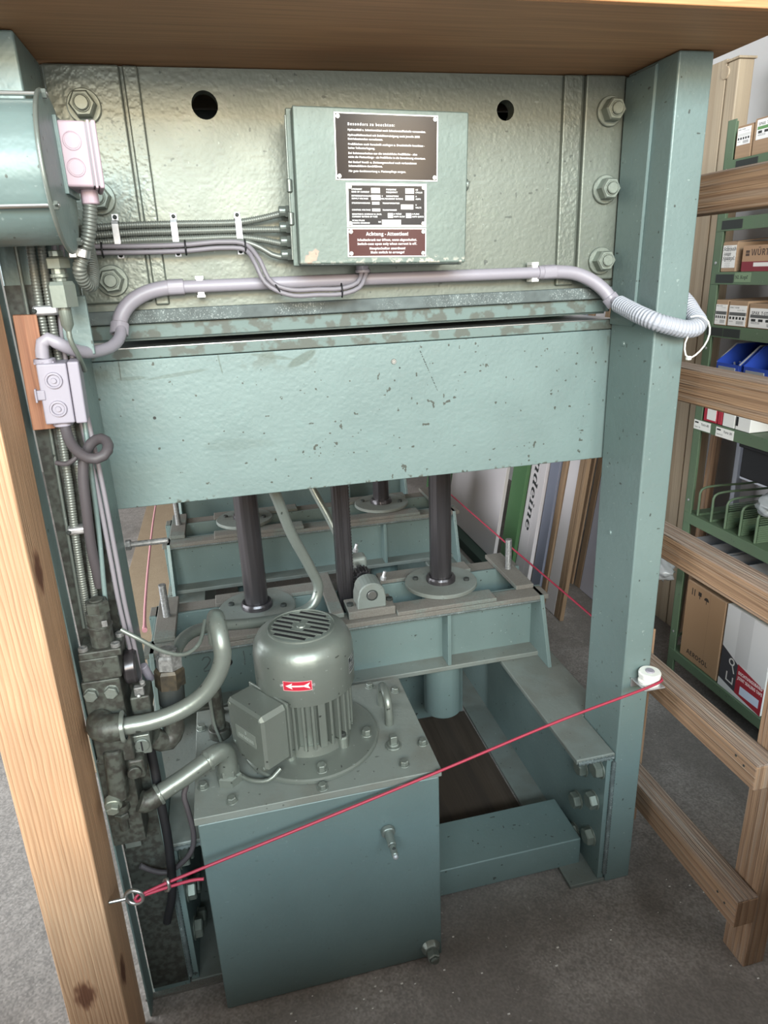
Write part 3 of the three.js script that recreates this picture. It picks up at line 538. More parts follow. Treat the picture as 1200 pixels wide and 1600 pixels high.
// ---------- pipework on the left ----------
function weldRing(c, d, r) { return lathe([[r - 0.002, -0.004], [r + 0.003, -0.003], [r + 0.004, 0], [r + 0.003, 0.003], [r - 0.002, 0.004]], c, d, 24, 2); }
{
  const p = thing('suction_pipe', 'green pipe from the tank lid elbow slanting down to the valve block', 'pipe', [-0.085, 0.57, -1.285]);
  part(p, 'hex_fitting', [hexa(0.029, 0.0215, V(-0.084, 0.57, -1.285), UP, 0.2), hexa(0.024, 0.016, V(-0.084, 0.5915, -1.285), UP, 0.5)], M.silver);
  part(p, 'elbow', sweep([[-0.084, 0.60, -1.285], [-0.084, 0.632, -1.283], [-0.089, 0.652, -1.276], [-0.105, 0.661, -1.262], [-0.125, 0.656, -1.25]], (t) => 0.0225 - 0.002 * t, { rad: 18 }), M.silver);
  part(p, 'pipe_run', sweep([[-0.118, 0.658, -1.254], [-0.17, 0.642, -1.232], [-0.222, 0.628, -1.212]], 0.0185, { rad: 18 }), M.silver);
  part(p, 'weld_ring', weldRing(V(-0.12, 0.657, -1.253), V(-0.9, -0.25, 0.37), 0.0195), M.silver);
  part(p, 'weld_ring', weldRing(V(-0.222, 0.628, -1.212), V(-0.9, -0.25, 0.37), 0.0195), M.silver);
  part(p, 'valve_elbow', sweep([[-0.218, 0.629, -1.213], [-0.237, 0.623, -1.206], [-0.25, 0.622, -1.2035], [-0.2585, 0.627, -1.203]], 0.021, { rad: 18 }), M.grimy);
}
{
  const p = thing('return_pipe', 'thick green pipe curving from the valve block up to an open bend beside the motor', 'pipe', [-0.254, 0.84, -1.17]);
  part(p, 'elbow', sweep([[-0.296, 0.838, -1.19], [-0.2955, 0.838, -1.175], [-0.288, 0.838, -1.163], [-0.27, 0.838, -1.16], [-0.252, 0.837, -1.16]], 0.025, { rad: 20 }), M.grimy);
  part(p, 'weld_ring', weldRing(V(-0.252, 0.837, -1.16), V(1, 0, 0), 0.0265), M.silver);
  part(p, 'pipe_run', sweep([[-0.254, 0.837, -1.16], [-0.2, 0.836, -1.163], [-0.145, 0.848, -1.166], [-0.1, 0.874, -1.168], [-0.07, 0.912, -1.17], [-0.058, 0.945, -1.172], [-0.058, 0.975, -1.178], [-0.061, 0.998, -1.2], [-0.064, 1.0, -1.23], [-0.068, 0.975, -1.255], [-0.07, 0.93, -1.26]], 0.0165, { rad: 20 }), M.silver);
}
{
  const p = thing('valve_block', 'grimy green hydraulic valve block with screws stacked on the left upright', 'valve', [-0.28, 0.6, -1.235]);
  part(p, 'relief_cap', [hexa(0.0215, 0.022, V(-0.268, 1.053, -1.215), UP, 0.3), cyl(V(-0.268, 1.074, -1.215), V(-0.268, 1.078, -1.215), 0.013)], M.grimy);
  part(p, 'relief_body', [cyl(V(-0.270, 0.985, -1.215), V(-0.270, 1.055, -1.215), 0.0205, 28), cyl(V(-0.270, 1.022, -1.215), V(-0.270, 1.028, -1.215), 0.0225, 28)], M.grimy);
  part(p, 'cap_slot', box(-0.262, -0.252, 1.03, 1.042, -1.196, -1.192, 0.001), M.studs);
  part(p, 'relief_flange', box(-0.31, -0.236, 0.972, 0.987, -1.25, -1.185, 0.003), M.grimy);
  for (const [x, z] of [[-0.302, -1.196], [-0.246, -1.196], [-0.243, -1.235]]) part(p, 'socket_screw', [ring(V(x, 0.986, z), UP, 0.0045, 0.0085, 0.008, 16), cyl(V(x, 0.986, z), V(x, 0.99, z), 0.005, 12)], M.studs);
  part(p, 'upper_block', box(-0.312, -0.244, 0.925, 0.9715, -1.2745, -1.188, 0.003), M.grimy);
  part(p, 'block_plug', cyl(V(-0.278, 0.96, -1.188), V(-0.278, 0.96, -1.186), 0.007, 16), M.grimy);
  part(p, 'middle_block', box(-0.318, -0.25, 0.735, 0.921, -1.2745, -1.194, 0.003), M.grimy);
  for (const x of [-0.304, -0.268]) put(p, 'block_bolt', gHexBolt, M.silver, [x, 0.895, -1.194]);
  part(p, 'lower_block', box(-0.326, -0.262, 0.52, 0.732, -1.2745, -1.21, 0.003), M.grimy);
  part(p, 'pilot_tube', [cyl(V(-0.292, 0.655, -1.19), V(-0.287, 0.765, -1.2), 0.0195, 24, 0.004)], M.grimy);
  part(p, 'tube_bolt', [cyl(V(-0.301, 0.66, -1.185), V(-0.301, 0.655, -1.168), 0.0165, 24), hexa(0.0125, 0.012, V(-0.301, 0.655, -1.168), V(0, -0.3, 1))], M.nut);
  part(p, 'lower_nut', [ring(V(-0.298, 0.612, -1.21), UP, 0.008, 0.0185, 0.014, 24), hexa(0.0155, 0.014, V(-0.298, 0.59, -1.21), UP), cyl(V(-0.298, 0.56, -1.21), V(-0.298, 0.64, -1.21), 0.0095)], M.grimy);
  part(p, 'side_valve', [box(-0.265, -0.235, 0.69, 0.735, -1.24, -1.19, 0.006), cyl(V(-0.255, 0.712, -1.19), V(-0.253, 0.712, -1.18), 0.013)], M.grimy);
  part(p, 'name_tab', box(-0.318, -0.285, 0.46, 0.482, -1.272, -1.262, 0.002), M.silver);
}
{
  const p = thing('pressure_switch', 'small dark valve with black round solenoid and slotted plug beside the valve block', 'valve', [-0.235, 0.72, -1.3]);
  part(p, 'solenoid', cyl(V(-0.254, 0.878, -1.3), V(-0.230, 0.878, -1.3), 0.034, 32, 0.004), M.ram);
  part(p, 'switch_body', box(-0.25, -0.214, 0.79, 0.83, -1.32, -1.262, 0.004), M.grimy);
  part(p, 'switch_barrel', cyl(V(-0.25, 0.782, -1.285), V(-0.216, 0.787, -1.285), 0.014, 20), M.grimy);
  part(p, 'terminal', [box(-0.24, -0.222, 0.832, 0.85, -1.275, -1.262, 0.002), cyl(V(-0.222, 0.852, -1.268), V(-0.222, 0.862, -1.262), 0.005, 12), cyl(V(-0.232, 0.832, -1.262), V(-0.232, 0.836, -1.256), 0.004, 12)], M.studs);
  part(p, 'plug_block', box(-0.262, -0.229, 0.69, 0.735, -1.33, -1.275, 0.003), M.silver);
  part(p, 'slotted_plug', [cyl(V(-0.2455, 0.713, -1.275), V(-0.2455, 0.713, -1.27), 0.0145, 24)], M.silver);
  part(p, 'plug_slot', box(-0.247, -0.244, 0.702, 0.724, -1.271, -1.2692, 0), M.black);
  part(p, 'switch_lever', cyl(V(-0.231, 0.845, -1.352), V(-0.222, 0.805, -1.362), 0.009, 16), M.boxGrey);
  p.position.add(V(0.009, 0.038, 0.06));
}
{
  const p = thing('hex_union', 'brownish hexagon pipe unions stacked under the rising oil pipe', 'pipe fitting', [-0.18, 0.66, -1.33]);
  part(p, 'upper_union', [hexa(0.026, 0.03, V(-0.178, 0.845, -1.33), V(0.05, 1, -0.1), 0.3), cyl(V(-0.178, 0.87, -1.333), V(-0.176, 0.885, -1.335), 0.018, 20)], M.studs);
  part(p, 'lower_union', [hexa(0.03, 0.04, V(-0.181, 0.805, -1.328), V(0.05, 1, -0.05), 0.5)], M.brass);
  part(p, 'union_neck', cyl(V(-0.183, 0.765, -1.327), V(-0.18, 0.81, -1.328), 0.026, 24), M.dark);
  part(p, 'u_bend', sweep([[-0.183, 0.775, -1.327], [-0.184, 0.73, -1.325], [-0.19, 0.695, -1.32], [-0.203, 0.684, -1.312], [-0.216, 0.693, -1.306], [-0.2275, 0.707, -1.303]], 0.0205, { rad: 18 }), M.grimy);
  p.position.add(V(0.009, 0.038, 0.06));
}
{
  const p = thing('oil_filter', 'upright dark fitting with thin wire handle behind the terminal box', 'pipe fitting', [-0.1, 0.57, -1.45]);
  part(p, 'socket', [cyl(V(-0.102, 0.5702, -1.45), V(-0.102, 0.595, -1.45), 0.026, 24), cyl(V(-0.102, 0.595, -1.45), V(-0.102, 0.70, -1.45), 0.0165, 20)], M.grimy);
  part(p, 'lever', [cyl(V(-0.098, 0.70, -1.45), V(-0.064, 0.738, -1.495), 0.0035, 10), lathe(Array.from({ length: 9 }, (_, k) => [0.0085 * Math.sin(k / 8 * Math.PI), 0.0085 - 0.0085 * Math.cos(k / 8 * Math.PI)]), V(-0.066, 0.734, -1.492), V(0.6, 0.7, -0.5), 16, 3)], M.black);
  part(p, 'wire', sweep([[-0.112, 0.70, -1.43], [-0.11, 0.62, -1.425], [-0.1, 0.575, -1.42]], 0.0035, { rad: 8 }), M.silver);
}
solo('thin_tube', 'thin grey tube curving from the relief valve towards the rising pipe', 'tube', sweep([[-0.235, 1.012, -1.21], [-0.208, 0.992, -1.205], [-0.165, 0.952, -1.21], [-0.130, 0.932, -1.225], [-0.104, 0.934, -1.255], [-0.09, 0.955, -1.31]], 0.0042, { rad: 10 }), M.silver);
solo('thin_tube', 'thin bright tube running under the terminal box along the tank lid', 'tube', sweep([[-0.062, 0.576, -1.292], [-0.04, 0.578, -1.262], [0.0, 0.582, -1.246], [0.028, 0.598, -1.256]], 0.0052, { rad: 10 }), M.silver);
solo('black_hose', 'thin black hose drooping in a loop beside the left edge of the tank', 'hose', sweep([[-0.172, 0.62, -1.275], [-0.174, 0.59, -1.27], [-0.182, 0.569, -1.265], [-0.178, 0.533, -1.26], [-0.174, 0.47, -1.255], [-0.183, 0.428, -1.255], [-0.208, 0.398, -1.255], [-0.244, 0.381, -1.255], [-0.274, 0.395, -1.255], [-0.294, 0.414, -1.255]], 0.0058, { rad: 10 }), M.rubber);
solo('black_hose', 'thick dark hose running down the foot of the left upright', 'hose', sweep([[-0.232, 0.722, -1.263], [-0.23, 0.66, -1.26], [-0.228, 0.58, -1.248], [-0.226, 0.5, -1.243], [-0.229, 0.42, -1.242], [-0.238, 0.33, -1.245], [-0.262, 0.24, -1.255]], 0.0095, { rad: 10 }), M.black);

// ---------- control cabinet ----------
{
  const p = thing('control_cabinet', 'flat green switch cabinet with three printed plates on its door', 'switch cabinet', [0.325, 1.632, -1.4]);
  const T = (g) => turned(g, 0.325, 1.757, -1.4, 0, 0, -0.026);
  part(p, 'cabinet_body', T(box(0.166, 0.484, 1.634, 1.886, -1.455, -1.348, 0.004)), M.cabinet);
  part(p, 'body_flange', T(box(0.158, 0.49, 1.629, 1.89, -1.372, -1.362, 0.002)), M.cabinet);
  part(p, 'door', T(box(0.166, 0.486, 1.632, 1.888, -1.358, -1.33, 0.003)), M.door, { label: 'green door with scuffed lower edge' });
  part(p, 'door_edge', T(box(0.168, 0.472, 1.6305, 1.6345, -1.356, -1.3335, 0.001)), M.worn);
  for (const y of [1.755, 1.70]) part(p, 'hinge', T(cyl(V(0.158, y, -1.362), V(0.158, y + 0.022, -1.362), 0.0055, 16)), M.silver);
  part(p, 'hinge_pin', T(cyl(V(0.158, 1.64, -1.366), V(0.158, 1.88, -1.366), 0.0025, 10)), M.silver);
  part(p, 'door_knob', T(lathe([[0, 0], [0.011, 0], [0.011, 0.006], [0.007, 0.009], [0, 0.009]], V(0.486, 1.77, -1.35), PX, 20)), M.silver);
  // printed plates, each with its screws
  const plate = (name, x0, x1, y0, y1, frame, draw, label, rough) => {
    const m = part(p, name, T(box(x0, x1, y0, y1, -1.331, -1.3285, 0.0006)), std({ color: 0xe8e6e2, metalness: 0.4, roughness: 0.4 }), { label });
    const w = 1024, h = Math.round(1024 * (y1 - y0 - 2 * frame) / (x1 - x0 - 2 * frame));
    part(m, 'plate_face', T(new THREE.BoxGeometry(x1 - x0 - 2 * frame, y1 - y0 - 2 * frame, 0.0006).translate((x0 + x1) / 2, (y0 + y1) / 2, -1.3284)), phys({ map: print(w, h, draw), roughness: rough, specularIntensity: 0.45 }), { keepUV: true });
    for (const x of [x0 + 0.0065, x1 - 0.0065]) for (const y of [y0 + 0.0065, y1 - 0.0065]) { const s = T(gScrew.clone().translate(x, y, -1.3285)); part(m, 'screw', s, M.steel); }
  };
  const line = (g, s, x, y, px, w, bold) => { g.font = (bold ? 'bold ' : '') + px + 'px sans-serif'; g.fillText(s, x, y); };
  plate('notice_plate', 0.2375, 0.4275, 1.7725, 1.880, 0.0022, (g, w, h) => {
    g.fillStyle = '#221d1f'; g.fillRect(0, 0, w, h); g.fillStyle = '#f1eeee';
    g.font = 'bold 34px sans-serif'; let x = 118; for (const ch of 'Besonders zu beachten:') { g.fillText(ch, x, 100); x += g.measureText(ch).width + 4; }
    const t = ['Hydrauliköl u. Schmiermittel nach Schmierstofftabelle verwenden.', '', 'Hydraulikölwechsel mit Behälterreinigung nach jeweils 2000', 'Betriebsstunden vornehmen.', '', 'Preßflächen nach Vorschrift auslegen u. Drucktabelle beachten -', 'keine Teilunterlegung.', '', 'Bei Rahmenarbeiten nur die tatsächliche Preßfläche - also', 'nicht die Plattenlänge - als Preßfläche in die Berechnung einsetzen.', '', 'Bei Bedarf Ventil- u. Dichtungswechsel nach vorhandenen', 'Schemabildern durchführen.', '', 'Für gute Gerätewartung u. Plattenpflege sorgen.'];
    let y = 146; for (const s of t) { if (s) { g.font = 'bold 25px sans-serif'; g.fillText(s, 118, y, 790); y += 34; } else y += 11; }
  }, 'black printed notice plate', 0.16);
  plate('rating_plate', 0.2555, 0.4065, 1.6945, 1.7685, 0.004, (g, w, h) => {
    g.fillStyle = '#232225'; g.fillRect(0, 0, w, h); g.fillStyle = '#eeeeee'; g.font = 'bold 27px sans-serif';
    const rows = [['STROMART', 40, 58], ['KIND OF CURRENT', 40, 92], ['FREQUENZ', 500, 58], ['FREQUENCY', 500, 92], ['HZ', 900, 58], ['CYCLES', 900, 92], ['BETRIEBSSPANNUNG', 40, 142], ['SUPPLY VOLTAGE', 40, 176], ['V', 440, 142], ['VOLTS', 428, 176], ['NENNSTROM', 500, 142], ['CURRENT RATING', 500, 176], ['A', 900, 142], ['AMPS', 900, 176], ['STEUERSPANNUNG', 40, 232], ['TRANSFORMATOR', 450, 232], ['CONTROL VOLTAGE', 40, 318], ['TRANSFORMER', 450, 318], ['V', 900, 252], ['VOLTS', 900, 286], ['NENNSTROM D. SICHERUNG I.D. ZULTG.', 40, 372], ['CURRENT RATING OF FUSE', 40, 404], ['A TRÄGE', 600, 368], ['AMPS SLOW', 600, 402], ['A FLINK', 850, 368], ['AMPS QUICK', 850, 402], ['SCHALTPLAN', 40, 452], ['WIRING DIAGRAM', 40, 484], ['NR', 390, 470]];
    for (const [s, x, y] of rows) g.fillText(s, x, y * h / 500, s.length > 20 ? 400 : 420 );
    g.fillStyle = '#e6e4e0'; for (const [x, y, a, b] of [[300, 30, 120, 66], [760, 30, 120, 66], [300, 118, 125, 64], [760, 118, 120, 64], [310, 204, 100, 36], [310, 290, 110, 36], [700, 236, 170, 62], [520, 346, 72, 62], [768, 346, 74, 62], [440, 432, 260, 62]]) g.fillRect(x, y * h / 500, a, b * h / 500);
    g.fillStyle = '#55555a'; g.font = '34px monospace'; for (const [s, x, y] of [['3~', 340, 76], ['50', 800, 76], ['380', 330, 164], ['16', 800, 164], ['220', 750, 280], ['16', 536, 390], ['ST-3647', 470, 476]]) g.fillText(s, x, y * h / 500);
  }, 'black rating plate with pale entry fields', 0.2);
  plate('warning_plate', 0.2555, 0.4065, 1.643, 1.6935, 0.0022, (g, w, h) => {
    g.fillStyle = '#4a2624'; g.fillRect(0, 0, w, h); g.fillStyle = '#f2ecea'; g.textAlign = 'center';
    g.font = 'bold 58px sans-serif'; g.fillText('Achtung - Attention!', w / 2, 0.24 * h);
    g.font = 'bold 40px sans-serif'; ['Schaltschrank nur öffnen, wenn abgeschaltet.', 'Switch-case open only when current is off.', 'Hauptschalter anordnen!', 'Main switch to arrange!'].forEach((s, i) => g.fillText(s, w / 2, h * [0.44, 0.59, 0.76, 0.91][i], 800));
  }, 'brown printed warning plate', 0.2);
  for (const y of [1.728, 1.7, 1.675, 1.651]) part(p, 'cable_gland', T([hexa(0.0115, 0.014, V(0.167, y, -1.42), NX), cyl(V(0.155, y, -1.42), V(0.141, y, -1.42), 0.0095, 18)]), M.silver);
  part(p, 'bottom_gland', [cyl(V(0.296, 1.634, -1.41), V(0.296, 1.6165, -1.41), 0.0125, 20), cyl(V(0.296, 1.6235, -1.408), V(0.296, 1.6165, -1.408), 0.015, 20)], M.pvc);
}

// ---------- conduits across the crosshead ----------
const condGroup = 'ribbed metal conduits running to the switch cabinet';
[['top', 1.716, 1.7285], ['middle', 1.703, 1.7005], ['lowest', 1.690, 1.675]].forEach(([w, y, ye], i) =>
  solo('flexible_conduit', w + ' of the three ribbed metal conduits clipped across the crosshead', 'conduit', ridged([[-0.222, y - 0.004, -1.425], [-0.12, y, -1.431], [-0.03, y, -1.434], [0.06, y, -1.433], [0.1, (y * 2 + ye) / 3, -1.428], [0.145, ye, -1.42]], 0.0052, 0.0012, 0.0042, 12), M.flex, { group: condGroup }));
solo('smooth_conduit', 'short smooth conduit bending into the lowest gland of the switch cabinet', 'conduit', sweep([[-0.2, 1.681, -1.426], [-0.05, 1.681, -1.428], [0.07, 1.6815, -1.425], [0.1, 1.67, -1.422], [0.125, 1.655, -1.42], [0.145, 1.651, -1.42]], 0.0052, { rad: 12 }), M.flex);
[0, 1].forEach(i => solo('grey_cable', i ? 'lower of two grey cables strapped side by side, looping under the switch cabinet' : 'upper of two grey cables strapped side by side, looping under the switch cabinet', 'cable',
  sweep([[-0.21, 1.681 - i * .0105, -1.418], [-0.12, 1.679 - i * .0105, -1.418], [-0.04, 1.679 - i * .0105, -1.418], [0.03, 1.682 - i * .0105, -1.418], [0.072, 1.677 - i * .0105, -1.416], [0.094 - i * .0095, 1.65 - i * .004, -1.40], [0.112 - i * .009, 1.608 - i * .004, -1.388], [0.146, 1.592 - i * .0102, -1.382], [0.2, 1.590 - i * .0102, -1.382], [0.25, 1.59 - i * .0102, -1.383], [0.281 + i * .004, 1.6 - i * .009, -1.388], [0.291 + i * .0098, 1.6155, -1.4]], 0.0044, { rad: 12 }), M.cable));
[[-0.157, 'left'], [-0.054, 'middle'], [0.064, 'right']].forEach(([x, w], i) => {
  const p = thing('conduit_clamp', w + ' metal strap clamp over the ribbed conduits', 'clamp', [x, 1.66, -1.44], 'strap clamps over the conduits');
  const zb = i ? -1.4555 : -1.4435, zt = i ? -1.4255 : -1.4205, zs = zt - 0.002;
  part(p, 'strap', prism([[zb, 1.660], [zb + 0.002, 1.660], [zb + 0.002, 1.672], [zs, 1.678], [zt, 1.684], [zt, 1.718], [zs, 1.723], [zb + 0.002, 1.726], [zb + 0.002, 1.736], [zb, 1.736], [zb, 1.7245], [zs - .0015, 1.7215], [zs, 1.717], [zs, 1.685], [zs - .0015, 1.679], [zb, 1.673]].map(q => [-q[0], q[1]]), 0.012, { bevel: 0.0005 }).rotateY(Math.PI / 2).translate(x - 0.006, 0, 0), M.zinc);
  for (const y of [1.665, 1.731]) part(p, 'strap_screw', [cyl(V(x, y, zb), V(x, y, zb + 0.006), 0.0038, 14), box(x - 0.003, x + 0.003, y - 0.0005, y + 0.0005, zb + 0.0055, zb + 0.0064, 0)], M.dark);
});
[[-0.185, 1.6745, -1.418], [-0.038, 1.674, -1.418], [0.072, 1.6725, -1.416], [0.124, 1.594, -1.386, 1], [0.247, 1.586, -1.383]].forEach(([x, y, z, t], i) =>
  solo('cable_tie', ['black tie round the grey cables near the drum', 'black tie round the grey cables beside the middle strap clamp', 'black tie round the grey cables where they turn down', 'black tie at the bottom of the grey cables bend', 'black tie round the grey cables just below the switch cabinet'][i], 'cable tie', turned(sweep([[x, y + 0.0125, z], [x, y, z + 0.0075], [x, y - 0.0125, z], [x, y, z - 0.0075]], 0.0016, { closed: true, rad: 6 }), x, y, z, 0, 0, t ? 0.5 : 0), M.black));

// ---------- grey plastic conduit and the corrugated hose ----------
{
  const p = thing('plastic_conduit', 'smooth grey plastic conduit with bent ends across the crosshead below the switch cabinet', 'conduit', [0.3, 1.55, -1.42]);
  const z = -1.425, r = 0.0118;
  part(p, 'straight_tube', sweep([[-0.06, 1.6045, z], [0.3, 1.604, z], [0.69, 1.602, z]], r, { rad: 20 }), M.pvc);
  const bendL = [[-0.05, 1.6045, z], [-0.085, 1.604, z + 0.001], [-0.125, 1.595, z + 0.006], [-0.155, 1.577, z + 0.014], [-0.172, 1.553, z + 0.022], [-0.175, 1.535, z + 0.03]];
  part(p, 'left_bend', sweep(bendL, r + 0.0022, { rad: 20 }), M.pvc);
  const bendR = [[0.68, 1.602, z], [0.72, 1.602, z], [0.765, 1.597, z + 0.004], [0.80, 1.582, z + 0.012], [0.827, 1.560, z + 0.022], [0.842, 1.538, z + 0.032]];
  part(p, 'right_bend', sweep(bendR, r + 0.0022, { rad: 20 }), M.pvc);
  for (const [b, name] of [[bendL, 'left_mouth'], [bendR, 'right_mouth']]) { const a = V(...b[4]), e = V(...b[5]), d = e.clone().sub(a).normalize(); part(p, name, [ring(e.clone().addScaledVector(d, -0.012), d, 0.0125, 0.0165, 0.022), cyl(e, e.clone().addScaledVector(d, 0.001), 0.0125)], M.pvc); }
  for (const x of [-0.06, 0.69]) part(p, 'socket', ring(V(x - (x < 0 ? 0.02 : 0), 1.6045 - (x > 0 ? 0.0025 : 0), z), PX, 0.0115, 0.0152, 0.03), M.pvc);
  for (const x of [-0.02, 0.672]) part(p, 'conduit_clip', [box(x - 0.0065, x + 0.0065, 1.588, 1.620, -1.45, -1.42, 0.002), box(x - 0.008, x + 0.008, 1.617, 1.6235, -1.446, -1.42, 0.001), box(x - 0.008, x + 0.008, 1.584, 1.589, -1.446, -1.418, 0.001)], M.whitePlastic);
}
solo('grey_cable', 'thick grey cable sagging from the conduit mouth to the lower junction box', 'cable', sweep([[-0.174, 1.545, -1.398], [-0.172, 1.528, -1.378], [-0.182, 1.512, -1.34], [-0.205, 1.507, -1.29], [-0.225, 1.512, -1.25], [-0.248, 1.528, -1.222], [-0.262, 1.537, -1.222], [-0.273, 1.531, -1.222], [-0.277, 1.508, -1.222]], 0.0105, { rad: 16 }), M.pvc);
{
  const p = thing('corrugated_hose', 'pale grey corrugated hose looping round the right upright', 'hose', [0.9, 1.48, -1.25]);
  part(p, 'hose', ridged([[0.840, 1.533, -1.365], [0.843, 1.522, -1.325], [0.847, 1.511, -1.283], [0.862, 1.50, -1.253], [0.89, 1.491, -1.243], [0.918, 1.4845, -1.242], [0.944, 1.485, -1.246], [0.963, 1.493, -1.262], [0.973, 1.508, -1.295], [0.977, 1.528, -1.325], [0.975, 1.548, -1.36], [0.972, 1.565, -1.395], [0.97, 1.578, -1.432]], 0.0148, 0.0034, 0.0072, 18), M.hose);
  part(p, 'inner_cable', sweep([[0.838, 1.546, -1.398], [0.839, 1.54, -1.385], [0.841, 1.532, -1.364], [0.846, 1.522, -1.325]], 0.009, { rad: 14 }), M.pvc);
}
{
  const p = thing('zip_tie', 'long white zip tie hanging in a loop from the corrugated hose', 'cable tie', [0.93, 1.42, -1.24]);
  part(p, 'strap', sweep([[0.932, 1.507, -1.246], [0.945, 1.509, -1.236], [0.958, 1.498, -1.226], [0.963, 1.473, -1.224], [0.951, 1.445, -1.226], [0.925, 1.427, -1.229], [0.918, 1.436, -1.232], [0.915, 1.458, -1.232], [0.918, 1.47, -1.23]], 0.0017, { rad: 8 }), M.whitePlastic);
  part(p, 'tie_head', box(0.920, 0.929, 1.424, 1.432, -1.233, -1.225, 0.0015), M.whitePlastic);
}

// ---------- junction boxes ----------
const knockout = (x, y, z, r) => [ring(V(x, y, z - 0.0004), PZ, r - 0.0012, r, 0.0012, 32), cyl(V(x, y, z - 0.001), V(x, y, z + 0.0006), r - 0.0025, 32, 0.0004)];
{
  const p = thing('junction_box', 'pale pink plastic junction box with two round knockouts beside the drum', 'junction box', [-0.162, 1.748, -1.185]);
  const T = (g) => turned(g, -0.16, 1.79, -1.15, 0, 0.17, -0.01);
  part(p, 'box_body', T(box(-0.1835, -0.145, 1.749, 1.834, -1.235, -1.15, 0.004)), M.boxPink);
  part(p, 'box_lid', T([box(-0.1445, -0.1405, 1.7475, 1.8355, -1.237, -1.148, 0.0018), box(-0.139, -0.132, 1.7475, 1.8355, -1.237, -1.148, 0.003)]), M.boxPink);
  part(p, 'lid_joint', T(box(-0.147, -0.138, 1.751, 1.832, -1.232, -1.1495, 0)), M.cable);
  for (const y of [1.808, 1.774]) part(p, 'knockout', T(knockout(-0.1665, y, -1.15, 0.0125)), M.boxPink);
  part(p, 'hose_socket', cyl(V(-0.160, 1.75, -1.185), V(-0.160, 1.729, -1.185), 0.0125, 24), M.boxPink);
}
{
  const p = thing('junction_box', 'pale grey plastic junction box with two round glands on the left upright', 'junction box', [-0.262, 1.4, -1.235]);
  const T = (g) => turned(g, -0.26, 1.455, -1.235, 0.0, 0.10, -0.03);
  part(p, 'box_body', T(box(-0.289, -0.2445, 1.403, 1.5, -1.264, -1.2, 0.003)), M.boxGrey);
  part(p, 'box_lid', T(box(-0.2435, -0.226, 1.402, 1.502, -1.265, -1.198, 0.003)), M.boxGrey);
  for (const [y, x] of [[1.4735, -0.2665], [1.428, -0.2665]]) part(p, 'gland', T([lathe([[0.009, 0], [0.0135, 0], [0.0125, 0.004], [0.010, 0.0045], [0.009, 0.002]], V(x, y, -1.2), PZ, 28), lathe([[0, 0.001], [0.009, 0.001], [0.0045, 0.002], [0.004, 0.005], [0, 0.006]], V(x, y, -1.2), PZ, 24)].reduce((a, b) => mergeGeometries([a, b]))), M.boxGrey);
  part(p, 'latch', T(mergeGeometries([box(-0.298, -0.282, 1.443, 1.459, -1.208, -1.198, 0.002), box(-0.297, -0.294, 1.440, 1.462, -1.204, -1.194, 0.001)])), M.boxGrey);
  part(p, 'top_nut', [ring(V(-0.275, 1.499, -1.222), UP, 0.0095, 0.0165, 0.008, 24), hexa(0.0175, 0.004, V(-0.275, 1.499, -1.222), UP)], M.boxGrey);
  part(p, 'bottom_nut', cyl(V(-0.266, 1.404, -1.222), V(-0.266, 1.396, -1.222), 0.0155, 24), M.boxGrey);
}
solo('black_hose', 'dark hose knotted in a loop below the lower junction box and running down the upright', 'hose', sweep([[-0.264, 1.398, -1.222], [-0.258, 1.375, -1.205], [-0.240, 1.355, -1.18], [-0.218, 1.347, -1.168], [-0.201, 1.352, -1.172], [-0.196, 1.364, -1.188], [-0.206, 1.372, -1.205], [-0.224, 1.366, -1.215], [-0.240, 1.345, -1.216], [-0.249, 1.31, -1.215], [-0.255, 1.25, -1.218], [-0.262, 1.17, -1.232], [-0.264, 1.12, -1.244], [-0.266, 1.085, -1.255]], 0.0088, { rad: 14 }), M.rubber);
solo('cable_tie', 'dark strap tied round the hoses below the lower junction box', 'cable tie', sweep([[-0.285, 1.338, -1.205], [-0.268, 1.336, -1.198], [-0.252, 1.345, -1.196], [-0.243, 1.356, -1.2]], 0.0042, { rad: 8 }), M.rubber);

// ---------- runs up the left upright ----------
solo('flexible_conduit', 'ribbed metal conduit behind the lower junction box, farthest left on the upright', 'conduit', ridged([[-0.268, 1.70, -1.252], [-0.272, 1.6, -1.25], [-0.277, 1.5, -1.262], [-0.281, 1.38, -1.262], [-0.283, 1.28, -1.252], [-0.288, 1.2, -1.25], [-0.294, 1.08, -1.25], [-0.298, 1.0, -1.26]], 0.0062, 0.0012, 0.0048, 12), M.flex);
solo('flexible_conduit', 'ribbed metal conduit just right of the leftmost run on the upright', 'conduit', ridged([[-0.252, 1.70, -1.252], [-0.257, 1.6, -1.25], [-0.262, 1.5, -1.262], [-0.264, 1.38, -1.264], [-0.264, 1.28, -1.256], [-0.268, 1.2, -1.255], [-0.276, 1.1, -1.255], [-0.282, 1.0, -1.262]], 0.0056, 0.0011, 0.0048, 12), M.flex);
{
  const p = thing('conduit_clamp', 'metal clamp holding the ribbed conduits above the wooden block', 'clamp', [-0.265, 1.57, -1.25]);
  part(p, 'strap', box(-0.283, -0.243, 1.572, 1.588, -1.262, -1.238, 0.005), M.zinc); part(p, 'strap_screw', cyl(V(-0.279, 1.58, -1.238), V(-0.279, 1.58, -1.234), 0.004, 12), M.dark);
  const q = thing('conduit_clamp', 'metal clamp holding the ribbed conduits low on the left upright', 'clamp', [-0.28, 1.19, -1.25]);
  part(q, 'strap', box(-0.299, -0.258, 1.196, 1.21, -1.262, -1.236, 0.005), M.zinc); part(q, 'strap_screw', cyl(V(-0.295, 1.203, -1.237), V(-0.295, 1.203, -1.232), 0.004, 12), M.dark);
}
